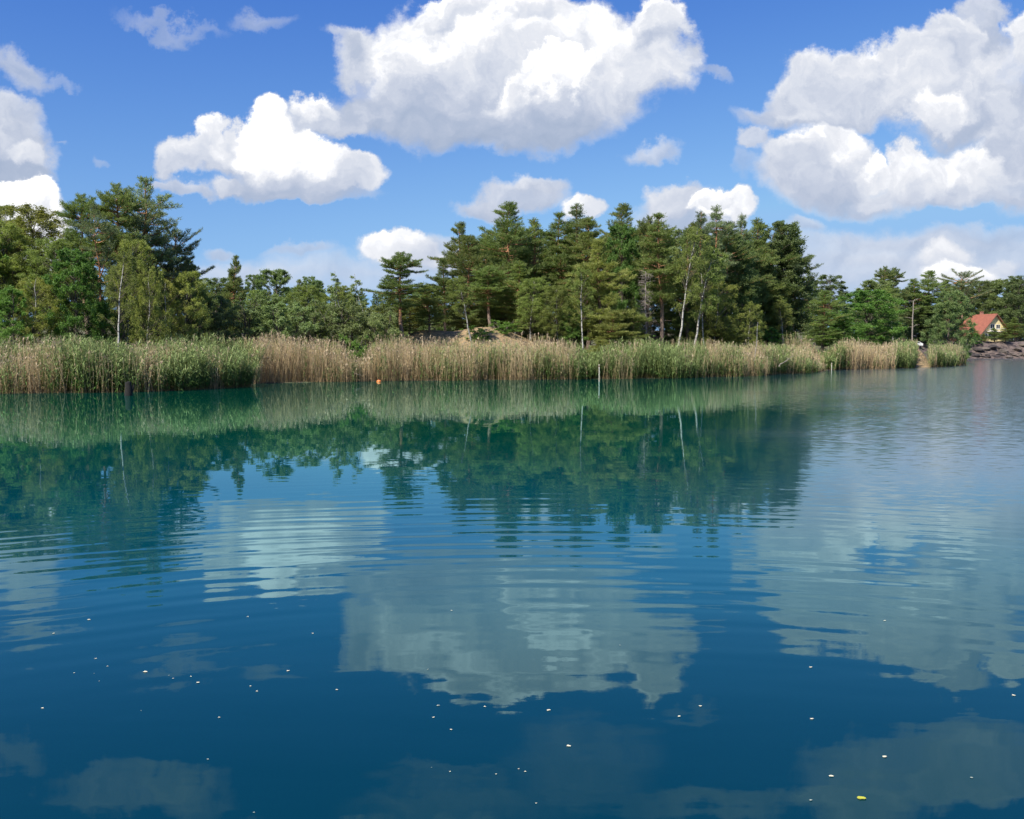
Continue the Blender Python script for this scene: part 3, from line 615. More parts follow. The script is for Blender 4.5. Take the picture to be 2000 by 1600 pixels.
G1 = 'trees of the grove at the left'
G2 = 'low trees and willows between the two groves'
G3 = 'pines and birches of the central wood'
G4 = 'trees on the right behind the reed tip'
G5 = 'tall trees round the red roofed house'
HERO = [
 # --- left grove
 ('birch', 15, 440, 62, 'airy yellow-green birch with its crown cut by the left edge of the picture', G1, 150),
 ('birch2', 90, 408, 66, 'broad hazy birch crown rising highest just left of the dark-topped pine', G1, 170),
 ('birch_yellow', 60, 540, 57, 'low yellowish birch in front at far left, foliage almost down to the reeds', G1, 110),
 ('oak', 145, 492, 58, 'fresh green broadleaf tree standing in front of the pale trunked pine', G1, 110),
 ('pine_tall', 163, 382, 63, 'dark-topped pine whose head stands up against the dazzling white cloud', G1, 95),
 ('pine_open2', 197, 405, 61, 'thin pine with a long pale trunk between the dark-topped pine and the tallest pine', G1, 90),
 ('pine_open2', 266, 345, 62, 'tallest pine of the left grove with an open grey-green crown', G1, 150),
 ('pine_tall', 232, 362, 63, 'left shoulder pine crowding against the tallest pine', G1, 95),
 ('pine_open2', 300, 385, 64, 'grey-green pine leaning its crown out to the right of the tallest pine', G1, 110),
 ('pine_open', 345, 450, 62, 'pine with a flat spreading crown reaching out over the gap of sky', G1, 85),
 ('birch_thin', 222, 480, 54, 'slim birch with the clearest white trunk of the left grove', G1, 70),
 ('birch2', 245, 470, 60, 'sparse birch hung with yellowish leaves beside the slim white trunk', G1, 90),
 ('pine_full', 258, 430, 68, 'dark pine deep behind the tallest pine of the left grove', G1, 90),
 ('birch_yellow', 318, 545, 59, 'olive birch bush below the grey-green pine of the left grove', G1, 90),
 ('oak2', 200, 590, 56, 'low green bush tree at the foot of the pale trunked pine', G1, 80),
 ('birch', 350, 530, 58, 'olive green birch in front of the pine reaching over the gap of sky', G1, 90),
 ('birch_yellow', 285, 520, 57, 'light feathery birch before the trunks of the tallest pine', G1, 85),
 ('birch', 120, 470, 60, 'tall soft birch between the hazy crown and the dark-topped pine', G1, 110),
 ('birch2', 40, 425, 64, 'hazy birch filling the skyline next to the dazzling white cloud', G1, 150),
 ('oak2', 20, 560, 56, 'dense green bush tree in the bottom corner of the left grove', G1, 90),
 ('willow', 280, 600, 57, 'willow bush filling the foot of the left grove', G1, 90),
 ('pine_olive2', 372, 520, 66, 'small pine closing the right end of the left grove', G1, 75),
 # --- middle gap
 ('pine_cone', 455, 503, 84, 'small spire topped conifer poking above the low trees', G2, 60),
 ('dark_oak', 425, 545, 88, 'rounded dark tree beside the spire topped conifer', G2, 100),
 ('willow', 415, 580, 70, 'grey-green willow next to the end of the left grove', G2, 110),
 ('willow2', 478, 572, 72, 'tall grey-green willow below the spire topped conifer', G2, 100),
 ('dark_oak2', 548, 530, 86, 'round topped tree alone in the low middle of the skyline', G2, 95),
 ('willow', 545, 590, 70, 'wide willow bush in front of the round topped tree', G2, 120),
 ('birch', 605, 560, 80, 'light birch in the lowest part of the skyline', G2, 90),
 ('willow2', 615, 585, 71, 'willow bush under the lowest part of the skyline', G2, 100),
 ('sapling', 668, 525, 70, 'tall thin sapling with pale forked stems above the reeds', G2, 60),
 ('sapling', 712, 530, 78, 'nearly bare sapling drawn thinly against the cloud', G2, 50),
 ('willow', 690, 592, 72, 'broad willow at the foot of the pale forked sapling', G2, 130),
 ('birch', 655, 560, 82, 'small round birch behind the pale forked sapling', G2, 80),
 ('pine_tall', 785, 494, 76, 'lone umbrella shaped pine standing clear before the central wood', G2, 92),
 ('pine_olive', 760, 575, 79, 'bushy olive pine at the foot of the lone umbrella shaped pine', G2, 90),
 ('pine_olive2', 838, 560, 80, 'small olive pine on the sandy mound between lone pine and wood', G2, 70),
 ('willow', 750, 610, 73, 'low willow beside the trunk of the lone pine', G2, 90),
 ('pine_olive2', 800, 585, 82, 'short pine behind the trunk of the lone umbrella shaped pine', G2, 70),
 # --- central wood, front
 ('pine_full2', 870, 505, 86, 'outermost lower pine at the left end of the central wood', G3, 75),
 ('pine_full', 915, 465, 88, 'second step of the central wood skyline, a full bluish pine', G3, 100),
 ('birch_thin', 922, 540, 77, 'thin white stemmed birch before the sandy mound', G3, 60),
 ('pine_tall', 957, 520, 84, 'pine with a bright orange stem behind the sandy mound', G3, 80),
 ('pine_full', 992, 402, 92, 'great pine towering at the left shoulder of the central wood', G3, 130),
 ('pine_full2', 1045, 428, 94, 'pine just right of the great pine at the left shoulder', G3, 100),
 ('birch', 1035, 545, 82, 'drooping leafy birch right of the sandy mound', G3, 85),
 ('pine_full2', 1010, 510, 86, 'full green pine before the great pine, branches reaching to the mound', G3, 110),
 ('pine_tall2', 1095, 415, 93, 'pointed pine left of the middle of the central wood', G3, 90),
 ('pine_spindle', 1125, 400, 95, 'airy pine top seen against the small bright cloud', G3, 80),
 ('pine_full', 1150, 430, 92, 'bulky dark pine in the heart of the central wood', G3, 115),
 ('pine_olive', 1170, 475, 84, 'large olive pine standing forward in the middle of the wood', G3, 130),
 ('pine_olive2', 1190, 610, 80, 'small olive pine low in front of the large olive pine', G3, 75),
 ('oak', 1215, 445, 90, 'vivid green broadleaf crown high among the dark pines', G3, 90),
 ('pine_full', 1215, 405, 95, 'twin headed pine above the vivid green broadleaf crown', G3, 105),
 ('pine_tall', 1265, 425, 93, 'slender pine right of the twin headed pine', G3, 70),
 ('pine_tall2', 1297, 418, 88, 'pine on a long reddish trunk standing before the wood', G3, 95),
 ('dead_pine', 1258, 530, 84, 'dead brown pine with bare twigs and no needles', G3, 60),
 ('oak2', 1110, 600, 80, 'bright green bush tree under the wood near the white post', G3, 70),
 ('birch_thin', 1140, 520, 80, 'birch with a slanting pale stem low in the middle of the wood', G3, 60),
 ('birch_thin', 1322, 440, 79, 'birch with the thickest brightest white trunk, rising before the wood', G3, 75),
 ('birch_thin', 1350, 480, 79.5, 'birch leaning right beside the thickest white trunk', G3, 80),
 ('birch_thin', 1380, 500, 80.5, 'straight thin birch third in the row of white trunks', G3, 60),
 ('pine_full2', 1345, 448, 93, 'low green crowned pine in the dip of the skyline', G3, 90),
 ('pine_spindle', 1370, 414, 92, 'thin topped pine left of the bright cloud', G3, 60),
 ('pine_spindle', 1402, 404, 92, 'tallest airy pine top before the bright cloud on the right of the wood', G3, 70),
 ('pine_full', 1420, 440, 88, 'thick green pine below the bright cloud', G3, 110),
 ('pine_spindle', 1447, 420, 93, 'narrow pine top at the right rim of the bright cloud', G3, 50),
 ('pine_tall', 1450, 470, 85, 'pine with a reddish stem in the right part of the wood', G3, 90),
 ('pine_full2', 1480, 428, 92, 'broad pine just right of the bright cloud', G3, 105),
 ('birch_yellow', 1400, 550, 84, 'olive green birch foliage low among the white trunks', G3, 110),
 ('pine_cone', 1530, 448, 92, 'narrow spired pine near the right end of the wood', G3, 60),
 ('pine_open2', 1550, 490, 90, 'outermost pine at the right end of the wood, ragged against the sky', G3, 85),
 ('pine_full2', 1505, 520, 86, 'dense pine low at the right end of the wood', G3, 100),
 ('birch_thin', 1540, 545, 87, 'leaning forked birch in the right corner of the wood', G3, 60),
 ('birch_thin', 1532, 590, 88, 'short pale birch left of the leaning forked birch', G3, 50),
 ('birch', 1090, 560, 81, 'light leafy birch hanging over the reeds left of the white post', G3, 80),
 ('birch_yellow', 1465, 590, 83, 'yellowish birch bush beside the broken birch stub', G3, 70),
 ('oak2', 1505, 640, 84, 'round bush behind the right-hand reeds', G3, 60),
 ('pine_olive', 1240, 590, 84, 'olive pine sapling left of the dead brown pine', G3, 80),
 ('pine_olive2', 1400, 620, 82, 'low olive pine between the white trunks and the reddish stem', G3, 90),
 ('pine_olive2', 1175, 665, 76, 'tiny dark pine in the gap of the reeds behind the white post', G3, 60),
 # --- right background
 ('pine_cone', 1578, 535, 150, 'small conifer just beyond the right end of the wood', G4, 40),
 ('dark_oak', 1625, 540, 175, 'wide dark leafy tree first beyond the wood', G4, 100),
 ('pine_full', 1610, 570, 140, 'dark pine on the grey mound', G4, 80),
 ('oak', 1690, 570, 150, 'big bright green broadleaf tree behind the straw coloured reeds', G4, 130),
 ('oak2', 1650, 620, 140, 'bright green bush tree above the grey mound', G4, 90),
 ('dark_oak2', 1700, 550, 185, 'leafy tree behind the big bright green one', G4, 100),
 ('pine_tall', 1727, 522, 185, 'left one of the pair of blue-green pine tops', G4, 42),
 ('pine_tall', 1748, 524, 187, 'right one of the pair of blue-green pine tops', G4, 42),
 ('birch_thin', 1752, 560, 165, 'forked whitish birch below the pair of pine tops', G4, 50),
 ('pine_full2', 1790, 545, 200, 'brownish green pine right of the pair of pine tops', G4, 80),
 ('pine_full', 1815, 532, 215, 'pointed pine halfway to the house', G4, 75),
 ('dark_oak2', 1800, 600, 170, 'shaded tree right of the pale bare trunk', G4, 80),
 ('oak2', 1730, 600, 155, 'bright bush tree left of the pale bare trunk', G4, 80),
 ('pine_full2', 1845, 548, 260, 'pine above the roof, left of the flat topped pine', G5, 70),
 ('pine_open', 1882, 532, 345, 'flat topped pine breaking the skyline above the house', G5, 70),
 ('dark_oak', 1915, 552, 372, 'dark leafy tree right behind the red roof', G5, 90),
 ('dark_oak2', 1960, 548, 366, 'dark leafy tree right of the house', G5, 85),
 ('dark_oak', 1995, 540, 350, 'dark tree at the right edge of the picture', G5, 80),
 ('dark_oak2', 1875, 585, 356, 'dark tree left behind the red roof', G5, 80),
 ('pine_full', 1872, 625, 318, 'pine in front of the left end of the red roof', G5, 45),
 ('pine_full2', 1898, 640, 320, 'pine in front of the middle of the red roof', G5, 32),
 ('pine_cone', 1943, 641, 322, 'small pine in front of the yellow gable', G5, 30),
 ('pine_cone', 1922, 652, 321, 'lowest little pine at the left foot of the yellow gable', G5, 20),
 ('pine_full2', 1965, 648, 318, 'low pine on the bank right of the yellow gable', G5, 30),
 ('oak2', 1905, 650, 316, 'bush on the bank under the red roof', G5, 30),
 ('pine_full2', 1985, 620, 330, 'dark pine on the rock bank right of the house', G5, 45),
 ('pine_full2', 1835, 625, 300, 'pine on the far bank left of the house', G5, 50),
]
def inland(px, Y, need=10.5):
    """push a tree back until it stands clear of the reed belt"""
    while True:
        x = at(px, 600, Y)[0]
        if float(sdist(np.array([x]), np.array([Y]))[0]) >= need: return Y
        Y += 1.0
for h in HERO:
    kind, px, topy, Y, lab, grp, wpx = h
    if px < 1850: Y = inland(px, Y, 2.5 if 'tiny' in lab else (6 if topy > 600 or 'birch' in kind else 8.5))
    tree(kind, px, topy, Y, lab, grp, wpx, (prng.uniform(-.4, .4) if 1300 < px < 1360 else prng.uniform(1.2, 4.6)) if kind == 'birch_thin' else None)
# the small shrubs that stand in the reeds
for px, topy, Y, lab in ((690, 655, 68, 'green shrub growing out of the dip in the straw coloured reeds'), (938, 650, 78, 'little green shrub on the left flank of the sandy mound'),
                         (1150, 690, 76.5, 'vivid green shrub at the water beside the white post'), (1085, 690, 80, 'small dark shrub among the reeds under the wood'),
                         (1250, 655, 86, 'shrub behind the green reeds below the dead pine'), (985, 655, 80, 'low shrub on the right flank of the sandy mound')):
    tree('bush', px, topy, inland(px, Y, .6), lab, 'shrubs by the reeds', 60)
# fillers: depth of the woods.  px range, top range, Y range, kinds, number
FILL = [
 (-260, -20, 400, 480, 60, 80, ('birch', 'pine_tall', 'birch2', 'oak'), 9, 'tree of the left grove off the picture edge', G1),
 (10, 370, 480, 560, 72, 92, ('dark_oak', 'birch', 'pine_full2', 'birch2'), 13, 'shaded tree half hidden deep inside the left grove', G1),
 (390, 860, 560, 600, 90, 120, ('dark_oak', 'dark_oak2', 'pine_full', 'birch'), 14, 'dark tree in the second row behind the willows', G2),
 (400, 900, 596, 632, 95, 130, ('dark_oak2', 'willow', 'birch_yellow'), 18, 'low shaded tree under the second row behind the willows', G2),
 (385, 640, 538, 566, 235, 300, ('dark_oak', 'dark_oak2', 'pine_full'), 15, 'distant tree on the wooded hill behind the willows', 'trees on the distant hill'),
 (640, 900, 560, 580, 235, 300, ('dark_oak', 'dark_oak2', 'pine_full'), 10, 'distant tree low on the horizon behind the lone pine', 'trees on the distant hill'),
 (895, 1570, 435, 480, 96, 118, ('pine_full', 'pine_full2', 'pine_tall', 'dark_oak'), 30, 'dark tree mostly hidden inside the central wood', G3),
 (900, 1560, 540, 610, 92, 112, ('dark_oak2', 'pine_full', 'pine_olive'), 20, 'shaded understorey tree inside the central wood', G3),
 (1570, 1860, 560, 590, 190, 260, ('dark_oak', 'dark_oak2', 'pine_full'), 16, 'dark tree in the back row right of the wood', G4),
 (1590, 1850, 600, 640, 160, 210, ('dark_oak2', 'pine_full2', 'oak2'), 12, 'low shaded tree under the trees right of the wood', G4),
 (1850, 2080, 550, 580, 375, 430, ('dark_oak', 'dark_oak2', 'pine_full'), 12, 'dark tree in the back row behind the red roofed house', G5),
 (1840, 2060, 600, 640, 345, 370, ('dark_oak2', 'pine_full2'), 8, 'shaded lower tree close behind the red roofed house', G5),
]
for (x0, x1, t0, t1, y0, y1, kinds, n, lab, grp) in FILL:
    for i in range(n):
        px = x0+(x1-x0)*(i+prng.random())/n; Y = prng.uniform(y0, y1)
        if 1886 < px < 1960 and Y < 372: Y = 372
        tree(kinds[i % len(kinds)], px, prng.uniform(t0, t1), inland(px, Y, 9) if px < 1850 else Y, lab+', '+ordinal(i+1)+' from the left', grp)

# bare trunks
def bare(px0, py0, px1, py1, Y, r, m_, label, name='bare_tree', stubs=6, cat='dead tree'):
    a = np.array(at(px0, py0, Y)); b = np.array(at(px1, py1, Y)); a[2] = min(a[2], gz(a[0], Y)-.1)
    rng = np.random.default_rng(int(px0)); n = 8; L = b-a
    P = np.array([L*i/(n-1) for i in range(n)])+np.vstack([[0, 0, 0], rng.normal(0, .04, (n-1, 3))])
    g = Geo(); g.tube(P, np.linspace(r, r*.55, n), 7)
    rt = empty(name, tuple(a)); obj('trunk', g.mesh('bare_trunk', [M[m_]], True), rt)
    if stubs:
        g2 = Geo()
        for i in range(stubs):
            p = P[rng.integers(3, n)]; e = np.array([rng.choice([-1, 1])*rng.uniform(.2, .8), rng.normal(0, .3), rng.uniform(-.2, .4)])*(r/.09)
            g2.tube([p, p+e*.5+[0, 0, .05], p+e], [r*.3, r*.2, r*.1], 4, False)
        obj('branches', g2.mesh('bare_branches', [M[m_]]), rt)
    return tag(rt, label, cat)
bare(1780, 672, 1784, 588, 158, .14, 'bark_dead', 'tall pale bare trunk standing behind the far reeds', stubs=14)
bare(1472, 676, 1480, 628, 83, .032, 'birch_bark', 'short broken birch stub rising from the right-hand reeds', 'birch_stub', 0)

# ------------------------------------------------------------------ reeds
def reed_mat():
    m_, t, bs = mat('reed')
    c = t.new('ShaderNodeAttribute', attribute_name='tint').outputs['Color']
    t.l.new(c, bs.inputs['Base Color']); bs.inputs['Roughness'].default_value = .6; bs.inputs['Specular IOR Level'].default_value = .25
    tr = t.new('ShaderNodeBsdfTranslucent'); t.l.new(c, tr.inputs[0]); mx = t.new('ShaderNodeMixShader'); mx.inputs[0].default_value = .3
    t.l.new(bs.outputs[0], mx.inputs[1]); t.l.new(tr.outputs[0], mx.inputs[2]); t.l.new(mx.outputs[0], t.n['Material Output'].inputs[0])
    return m_
M['reed'] = reed_mat()
# greenness of the belt along the picture
GX = [-700, 0, 60, 100, 180, 200, 320, 345, 400, 425, 440, 484, 492, 600, 680, 700, 740, 790, 900, 1000, 1100, 1125, 1160, 1200, 1370, 1390, 1440, 1460, 1530, 1560, 1600, 1625, 1650, 1680, 1745, 1755, 1800, 1815, 1890]
GV = [.6, .6, .38, .68, .85, .62, .72, .95, .92, .40, .98, .98, .0, .02, .10, .6, .15, .25, .15, .30, .22, .5, .9, .8, .75, .25, .85, .3, .8, .35, .35, .8, .5, .12, .12, .85, .8, .7, .75]
def reed_bed(name, px0, px1, depth, dens, h0, label, seed, far=1.0, gboost=0., t0=-.6):
    rng = np.random.default_rng(seed)
    pts = np.array([on_water(x, np.interp(x, [p[0] for p in SHORE_PX], [p[1] for p in SHORE_PX])) for x in np.linspace(px0, px1, 160)])
    seg = np.linalg.norm(np.diff(pts, axis=0), axis=1); cum = np.concatenate([[0], np.cumsum(seg)]); N = int(cum[-1]*depth*dens)
    s = rng.uniform(0, cum[-1], N); X_ = np.interp(s, cum, pts[:, 0]); Y_ = np.interp(s, cum, pts[:, 1]); tdep = t0+depth*rng.random(N)**1.15
    tdep += (vnoise(X_, Y_, .5, 3)-.5)*1.2
    i = np.clip(np.searchsorted(cum, s)-1, 0, len(seg)-1); tg = (pts[i+1]-pts[i])/seg[i][:, None]; nx, ny = -tg[:, 1], tg[:, 0]
    X_ = X_+nx*tdep+rng.normal(0, .06, N); Y_ = Y_+ny*tdep+rng.normal(0, .06, N)
    u_px = 1000+X_/Y_*F
    if seed == 5:                                    # leave the sandy slope open
        keep = ~((u_px > 1787) & (u_px < 1816)) ; X_, Y_, tdep, u_px = X_[keep], Y_[keep], tdep[keep], u_px[keep]; N = len(X_)
    z0 = np.clip(ground_z(X_, Y_), -.25, .7)-.03
    gb_ = np.interp(u_px, GX, GV); g = gb_+gboost+((vnoise(X_, Y_, .7, 7)-.5)*1.6+(vnoise(X_, Y_, .3, 9)-.5)*.6)*(.25+.9*np.minimum(gb_, .8))
    green = rng.random(N) < np.clip(g, .04, .97)
    hh = h0*(1+.16*(vnoise(X_, Y_, .25, 11)-.5)*2+.14*(vnoise(X_, Y_, .8, 12)-.5)*2)*rng.uniform(.70, 1.13, N)
    hh *= np.where(green & (tdep < 1.2), .9, 1.0)
    hh *= np.where(tdep < 0, .82, 1)
    dip = np.exp(-((u_px-700)/28)**2)*.35+np.exp(-((u_px-1150)/22)**2)*.3+np.exp(-((u_px-1606)/24)**2)*.6
    hh *= 1-dip
    lean = rng.normal(0, .11, (N, 2)); ew = .35*np.exp(-((u_px-488)/10)**2); lean[:, 0] += ew*(tdep < 2)
    V, Qd, Tn = [], [], []
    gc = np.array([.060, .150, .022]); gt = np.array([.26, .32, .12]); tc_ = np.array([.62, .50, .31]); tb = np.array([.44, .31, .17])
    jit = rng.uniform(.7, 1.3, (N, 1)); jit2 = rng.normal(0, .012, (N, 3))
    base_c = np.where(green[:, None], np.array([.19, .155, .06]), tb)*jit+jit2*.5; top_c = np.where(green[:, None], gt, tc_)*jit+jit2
    base = np.stack([X_, Y_, z0], -1); top = base+np.stack([lean[:, 0]*hh, lean[:, 1]*hh, hh], -1); bend = rng.normal(0, .06, (N, 2)); midp = (base+top)/2; midp[:, :2] -= bend
    wd = (.010+.004*rng.random(N))*far
    ang = rng.uniform(0, 3.14, N)
    for da in (0, 1.57):
        e = np.stack([np.cos(ang+da), np.sin(ang+da), 0*ang], -1)*wd[:, None]
        Vq = np.stack([base-e, base+e, midp+e*.9, midp-e*.9, top+e*.4, top-e*.4], 1).reshape(-1, 3); n0 = sum(len(a) for a in V)
        k = np.arange(N)[:, None]*6+n0; V.append(Vq); Qd.append(np.concatenate([k+[0, 1, 2, 3], k+[3, 2, 4, 5]]))
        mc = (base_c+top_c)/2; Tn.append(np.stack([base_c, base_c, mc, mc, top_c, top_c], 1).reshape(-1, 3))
    def blade_set(idx, zf0, zf1, ln, wdt, cfun, droop):
        m = len(idx); f = rng.uniform(zf0, zf1, m); p = base[idx]+(midp[idx]-base[idx])*np.minimum(f*2, 1)[:, None]+(top[idx]-midp[idx])*np.maximum(f*2-1, 0)[:, None]
        a = rng.uniform(0, 6.283, m); el = rng.uniform(.35, 1.15, m); L_ = ln*rng.uniform(.6, 1.2, m)
        d = np.stack([np.cos(a)*np.cos(el), np.sin(a)*np.cos(el), np.sin(el)], -1); d2 = nrm_(d-np.array([0, 0, droop])*rng.uniform(.4, 1.4, (m, 1)))
        sd = np.stack([-np.sin(a), np.cos(a), 0*a], -1)*wdt*far; p1 = p+d*(L_*.5)[:, None]; p2 = p1+d2*(L_*.5)[:, None]
        Vq = np.stack([p-sd*.5, p+sd*.5, p1+sd, p1-sd, p2+sd*.15, p2-sd*.15], 1).reshape(-1, 3); n0 = sum(len(a_) for a_ in V)
        k = np.arange(m)[:, None]*6+n0; V.append(Vq); Qd.append(np.concatenate([k+[0, 1, 2, 3], k+[3, 2, 4, 5]]))
        Tn.append(np.repeat(cfun(idx, f), 6, 0))
    gi = np.where(green)[0]; ti = np.where(~green)[0]
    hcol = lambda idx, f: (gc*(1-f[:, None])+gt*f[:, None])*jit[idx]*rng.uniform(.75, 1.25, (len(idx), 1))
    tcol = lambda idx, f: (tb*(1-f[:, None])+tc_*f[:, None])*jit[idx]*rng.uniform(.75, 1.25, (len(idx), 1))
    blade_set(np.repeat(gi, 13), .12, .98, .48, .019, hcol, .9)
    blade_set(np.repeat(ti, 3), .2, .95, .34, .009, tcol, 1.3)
    pl = rng.choice(ti, len(ti)//3) if len(ti) else ti
    plc = lambda idx, f: np.array([.50, .40, .27])*jit[idx]*rng.uniform(.8, 1.2, (len(idx), 1))
    blade_set(np.repeat(pl, 4), .93, 1.0, .24, .020, plc, .5)
    V = np.concatenate(V); Qd = np.concatenate(Qd); Tn = np.clip(np.concatenate(Tn), .005, .8)
    o = obj(name, mesh_from(name, V, Qd, None, False, [M['reed']], {'tint': Tn})); tag(o, label, 'reeds', 'reed beds along the shore', 'stuff')
reed_bed('reeds', -500, 482, 5.5, 42, 2.15, 'mixed green and straw reed bed standing forward at the left', 1)
reed_bed('reeds', 488, 1128, 6.0, 38, 2.4, 'long straw coloured reed bed across the middle of the shore', 2)
reed_bed('reeds', 1120, 1606, 5.0, 38, 2.25, 'green leafy reed bed under the central wood', 3)
reed_bed('reeds', 1618, 1756, 6.0, 26, 3.0, 'far pinkish straw reed bed right of the grey mound', 4, 1.5)
reed_bed('reeds', 1752, 1884, 5.5, 26, 2.7, 'farthest green reed bed at the tip of the shore', 5, 1.5)

# grass and low herbs on the bank
rng = np.random.default_rng(5)
N = 90000
yy = 50+rng.random(N)**1.3*90; xx = (rng.uniform(-.62, .62, N))*yy; sd_ = sdist(xx, yy); k = (sd_ > 3.5) & (sd_ < 26)
sa = np.zeros(N)
for mx, my, rx_, ry_, hh, zn in MOUNDS: sa = np.maximum(sa, np.exp(-(((xx-mx)/rx_)**2+((yy-my)/ry_)**2)*.9))
k &= (sa < .35+.5*(rng.random(N) < .05)) & (vnoise(xx, yy, .3, 21) > .3)
xx, yy = xx[k], yy[k]; zz = ground_z(xx, yy); n = len(xx)
a = rng.uniform(0, 6.28, n); hgt = rng.uniform(.15, .6, n); e = np.stack([np.cos(a), np.sin(a), 0*a], -1)*.02
b0 = np.stack([xx, yy, zz-.02], -1); tp_ = b0+np.stack([rng.normal(0, .12, n), rng.normal(0, .12, n), hgt], -1)
V = np.stack([b0-e, b0+e, tp_], 1).reshape(-1, 3)
cg = np.array([.09, .14, .035])*rng.uniform(.6, 1.4, (n, 1)); cg = np.where(rng.random((n, 1)) < .3, np.array([.28, .22, .11]), cg)
tag(obj('grass', mesh_from('grass', V, None, np.arange(n*3).reshape(-1, 3), False, [M['reed']], {'tint': np.repeat(cg, 3, 0)})), 'rough grass and herbs on the bank behind the reeds', 'grass', None, 'stuff')

# ------------------------------------------------------------------ far rock bank
rng = np.random.default_rng(8)
M['rock'] = simple('dark_rock', (.038, .030, .029), .9, .6, .6, .6)
M['rock_pale'] = simple('pale_rock', (.11, .088, .072), .9, .6, .4, .5)
def rock(x, y, z, r, m_, label, seed):
    rg = np.random.default_rng(seed)
    import bmesh
    bm = bmesh.new(); bmesh.ops.create_icosphere(bm, subdivisions=3, radius=1)
    ax = rg.normal(0, 1, (7, 3)); ax = nrm_(ax); off_ = rg.uniform(.45, .8, 7)
    for v in bm.verts:
        p = np.array(v.co)
        for a_, o_ in zip(ax, off_):
            d_ = p@a_
            if d_ > o_: p = p-a_*(d_-o_)
        p *= 1+rg.normal(0, .02)
        v.co = p*np.array([1.5, 1, .55])*r
    me = bpy.data.meshes.new('rock'); bm.to_mesh(me); bm.free(); me.materials.append(M[m_])
    o = obj('rock', me, None, (x, y, z), (0, 0, rg.uniform(0, 6))); tag(o, label, 'rock', 'rocks along the far bank')
i = 0
for px in np.linspace(1884, 2010, 30):
    Y = 313+rng.uniform(-1, 9); x, _, _ = at(px, 700, Y); sd0 = float(sdist(np.array([x]), np.array([Y]))[0])
    Y -= sd0-rng.uniform(-.3, 7); x = at(px, 700, Y)[0]
    pale = (i % 4 == 1) or px > 1965
    rock(x, Y, gz(x, Y)+.1, rng.uniform(.6, 1.7), 'rock_pale' if pale else 'rock', ('pale' if pale else 'dark')+' rough boulder on the bank below the house, '+ordinal(i+1)+' rock from the left', i); i += 1

# ------------------------------------------------------------------ house
M['roof'] = simple('red_roof_tile', (.27, .09, .055), .75, 1.2, .2)
M['yellow'] = simple('yellow_render', (.72, .58, .30), .85, .8, .08)
M['white'] = simple('white_paint', (.78, .76, .72), .5, 3, .08)
M['glass'] = simple('dark_glass', (.02, .025, .03), .08, 1, .1)
M['brick'] = simple('brick', (.35, .15, .10), .85, 6, .3)
M['wood'] = simple('brown_wood', (.20, .10, .06), .7, 4, .3)
def tiled():
    m_ = M['roof']; t = NT(m_.node_tree); bs = t.n['Principled BSDF']
    tcn = t.new('ShaderNodeTexCoord'); wv = t.new('ShaderNodeTexWave'); wv.wave_type = 'BANDS'; wv.bands_direction = 'Z'; wv.inputs['Scale'].default_value = 1.6
    t.l.new(tcn.outputs['Object'], wv.inputs['Vector']); b_ = t.new('ShaderNodeBump'); b_.inputs['Strength'].default_value = .5; b_.inputs['Distance'].default_value = .08
    t.l.new(wv.outputs['Fac'], b_.inputs['Height']); t.l.new(b_.outputs[0], bs.inputs['Normal'])
tiled()
